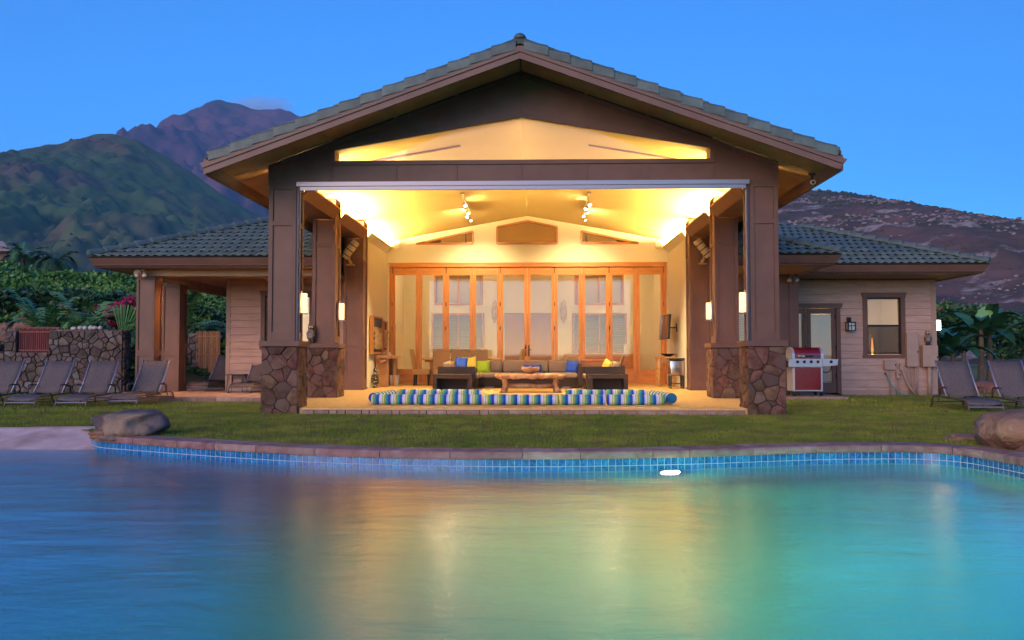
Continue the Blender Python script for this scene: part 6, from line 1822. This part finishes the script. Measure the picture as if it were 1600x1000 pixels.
def roll(label, s, x):
    t = thing('rolled_screen', label, 'rolled screen', (x, 20.85, 3.58), 0, 'rolled striped screens on the third columns')
    m = MB().lathe([(.085, -.26), (.10, -.24), (.105, 0), (.10, .22), (.085, .25)], n=14); m.v = [(z, a, b_) for a, b_, z in m.v]
    m.build('cloth_roll', 'rollstripe', t, rot=(0, R(-52) if s < 0 else R(232), 0), smooth=True)
    MB().tube([(s * .02, .02, -.10), (s * .04, .0, -.24), (s * -.02, 0, -.36)], [.035, .03, .045], 7).build('bracket', 'carved', t, smooth=True)
    MB().box(-.10, .10, -.03, .05, -.40, -.37).build('foot_plate', 'carved', t)
roll('striped rolled screen on a bracket on the third left column', -1, -4.40); roll('striped rolled screen on a bracket on the third right column', 1, 4.33)

# ---- seen through the glass doors
kc = thing('kitchen_counter', 'kitchen counter with drawers behind the right glass doors', 'kitchen counter', (2.5, 29.3, .105))
MB().box(-1.3, 1.3, 0, .65, .0, .84).build('cabinet', 'firh', kc); MB().box(-1.33, 1.33, -.03, .65, .842, .88).build('worktop', 'marble', kc)
for k in range(5): MB().box(-1.27 + k * .51, -.79 + k * .51, -.012, -.001, .08, .62).build('door', 'firh', kc); MB().box(-1.27 + k * .51, -.79 + k * .51, -.012, -.001, .65, .80).build('drawer', 'firh', kc)
t = thing('kitchen_faucet', 'dark curved faucet on the kitchen counter', 'faucet', (2.45, 29.55, .985)); MB().tube([(0, 0, 0), (0, 0, .32), (0, -.06, .40), (0, -.14, .34)], .016, 6).build('spout', 'iron', t, smooth=True)
t = thing('paper_towel_roll', 'white paper towel roll standing on the kitchen counter', 'paper towel', (3.35, 29.5, .985)); MB().lathe([(.075, 0), (.075, .34)], n=14).build('roll', 'white', t); MB().lathe([(.012, .34), (.012, .40)], n=6).build('rod', 'steel', t)
t = thing('framed_picture', 'dark framed picture behind the leftmost glass door', 'picture', (-4.44, 27.2, 1.45)); MB().box(0, .03, -.55, .55, -.5, .5).build('frame', 'iron', t); MB().box(.031, .035, -.48, .48, -.43, .43).build('print', M('dim_print', (.05, .04, .035), .6, (.35, .25, .12), ns=3), t)
def fan(label, x):
    t = thing('ceiling_fan', label, 'ceiling fan', (x, 27.2, 4.2), R(20), 'ceiling fans behind the glass doors')
    MB().tube([(0, 0, .1), (0, 0, .8)], .02, 6).build('rod', 'iron', t); MB().lathe([(.06, -.05), (.11, 0), (.11, .08), (.04, .12)], n=12).build('motor', 'iron', t)
    for k in range(5):
        T = Matrix.Rotation(2 * math.pi * k / 5, 4, 'Z') @ Matrix.Rotation(R(10), 4, 'X'); MB().box(.12, .68, -.065, .065, .02, .03, T).build('blade', 'fir', t)
fan('ceiling fan behind the left glass doors', -2.05); fan('ceiling fan behind the right glass doors', 1.85)
sb = thing('surfboard', 'small decorative surfboard on the far wall left of the entry door', 'surfboard', (-1.25, 29.95, 2.5), 0, 'decorative surfboards on the far wall')
MB().lathe([(0, -.45), (.10, -.25), (.12, 0), (.09, .28), (0, .45)], n=12, sy=.2).build('board', 'carved', sb, smooth=True)
dup(sb, (1.2, 29.95, 2.5), 0, 'small decorative surfboard on the far wall right of the entry door')

t = thing('table_lamp', 'small glowing orange lamp standing inside the lit right window', 'lamp', (9.42, 23.4, .80))
MT['lampshade'] = E('orange_lamp_glow', (1.0, .36, .06), 5)
MB().box(-.5, .5, -.2, .3, -.1, .0).build('stand', 'log', t); MB().lathe([(.13, .04), (.15, .16)], n=14).build('shade', 'lampshade', t); MB().lathe([(.02, .16), (.035, .3), (.01, .62)], n=8).build('stem', 'lampshade', t)
t = thing('floor_lamp', 'pale cone lampshade behind the upper pane of the lit right window', 'lamp', (9.30, 24.2, 0))
MT['paleshade'] = E('cream_lamp_glow', (1.0, .72, .30), 2.2)
MB().lathe([(.30, 1.75), (.17, 2.35)], n=18).build('shade', 'paleshade', t); MB().lathe([(.015, .0), (.015, 1.9)], n=8).build('pole', 'iron', t)
# ================================================================= EVENING AIR
hm = bpy.data.materials.new('haze'); hm.use_nodes = True
hn = hm.node_tree; hn.nodes.remove(hn.nodes['Principled BSDF'])
pv = hn.nodes.new('ShaderNodeVolumePrincipled')
pv.inputs['Color'].default_value = (.30, .60, 1.0, 1); pv.inputs['Density'].default_value = .00016; pv.inputs['Anisotropy'].default_value = 0
hn.links.new(pv.outputs[0], hn.nodes['Material Output'].inputs['Volume'])
MT['haze'] = hm
tag(MB().box(-3800, 2200, -60, 3400, -4, 860).build('haze', 'haze'), 'thin evening haze', kind='stuff')
# small evening cloud resting behind the far summit, beyond the haze
cm = bpy.data.materials.new('cloud'); cm.use_nodes = True
N, L = cm.node_tree.nodes, cm.node_tree.links; N.remove(N['Principled BSDF'])
tc = N.new('ShaderNodeTexCoord'); nz = N.new('ShaderNodeTexNoise'); nz.inputs['Scale'].default_value = .011; nz.inputs['Detail'].default_value = 4
sx = N.new('ShaderNodeMapping'); sx.inputs['Scale'].default_value = (1 / 250, 1 / 130, 1 / 62)
ln = N.new('ShaderNodeVectorMath'); ln.operation = 'LENGTH'
L.new(tc.outputs['Object'], nz.inputs['Vector']); L.new(tc.outputs['Object'], sx.inputs[0]); L.new(sx.outputs[0], ln.inputs[0])
fa = N.new('ShaderNodeMapRange'); fa.inputs[1].default_value = 1; fa.inputs[2].default_value = 0; L.new(ln.outputs['Value'], fa.inputs[0])
a1 = N.new('ShaderNodeMath'); a1.operation = 'ADD'; L.new(fa.outputs[0], a1.inputs[0]); L.new(nz.outputs[0], a1.inputs[1])
a2 = N.new('ShaderNodeMapRange'); a2.inputs[1].default_value = .68; a2.inputs[2].default_value = 1.25; a2.inputs[3].default_value = 0; a2.inputs[4].default_value = .012
L.new(a1.outputs[0], a2.inputs[0])
pc = N.new('ShaderNodeVolumePrincipled'); pc.inputs['Color'].default_value = (.95, .93, .95, 1); pc.inputs['Anisotropy'].default_value = .2
L.new(a2.outputs[0], pc.inputs['Density']); L.new(pc.outputs[0], N['Material Output'].inputs['Volume'])
MT['cloud'] = cm
tag(MB().box(-260, 260, -135, 135, -66, 66).build('cloud', 'cloud', loc=(-1240, 3640, 1085)), 'small pale cloud hanging by the far summit', kind='stuff')
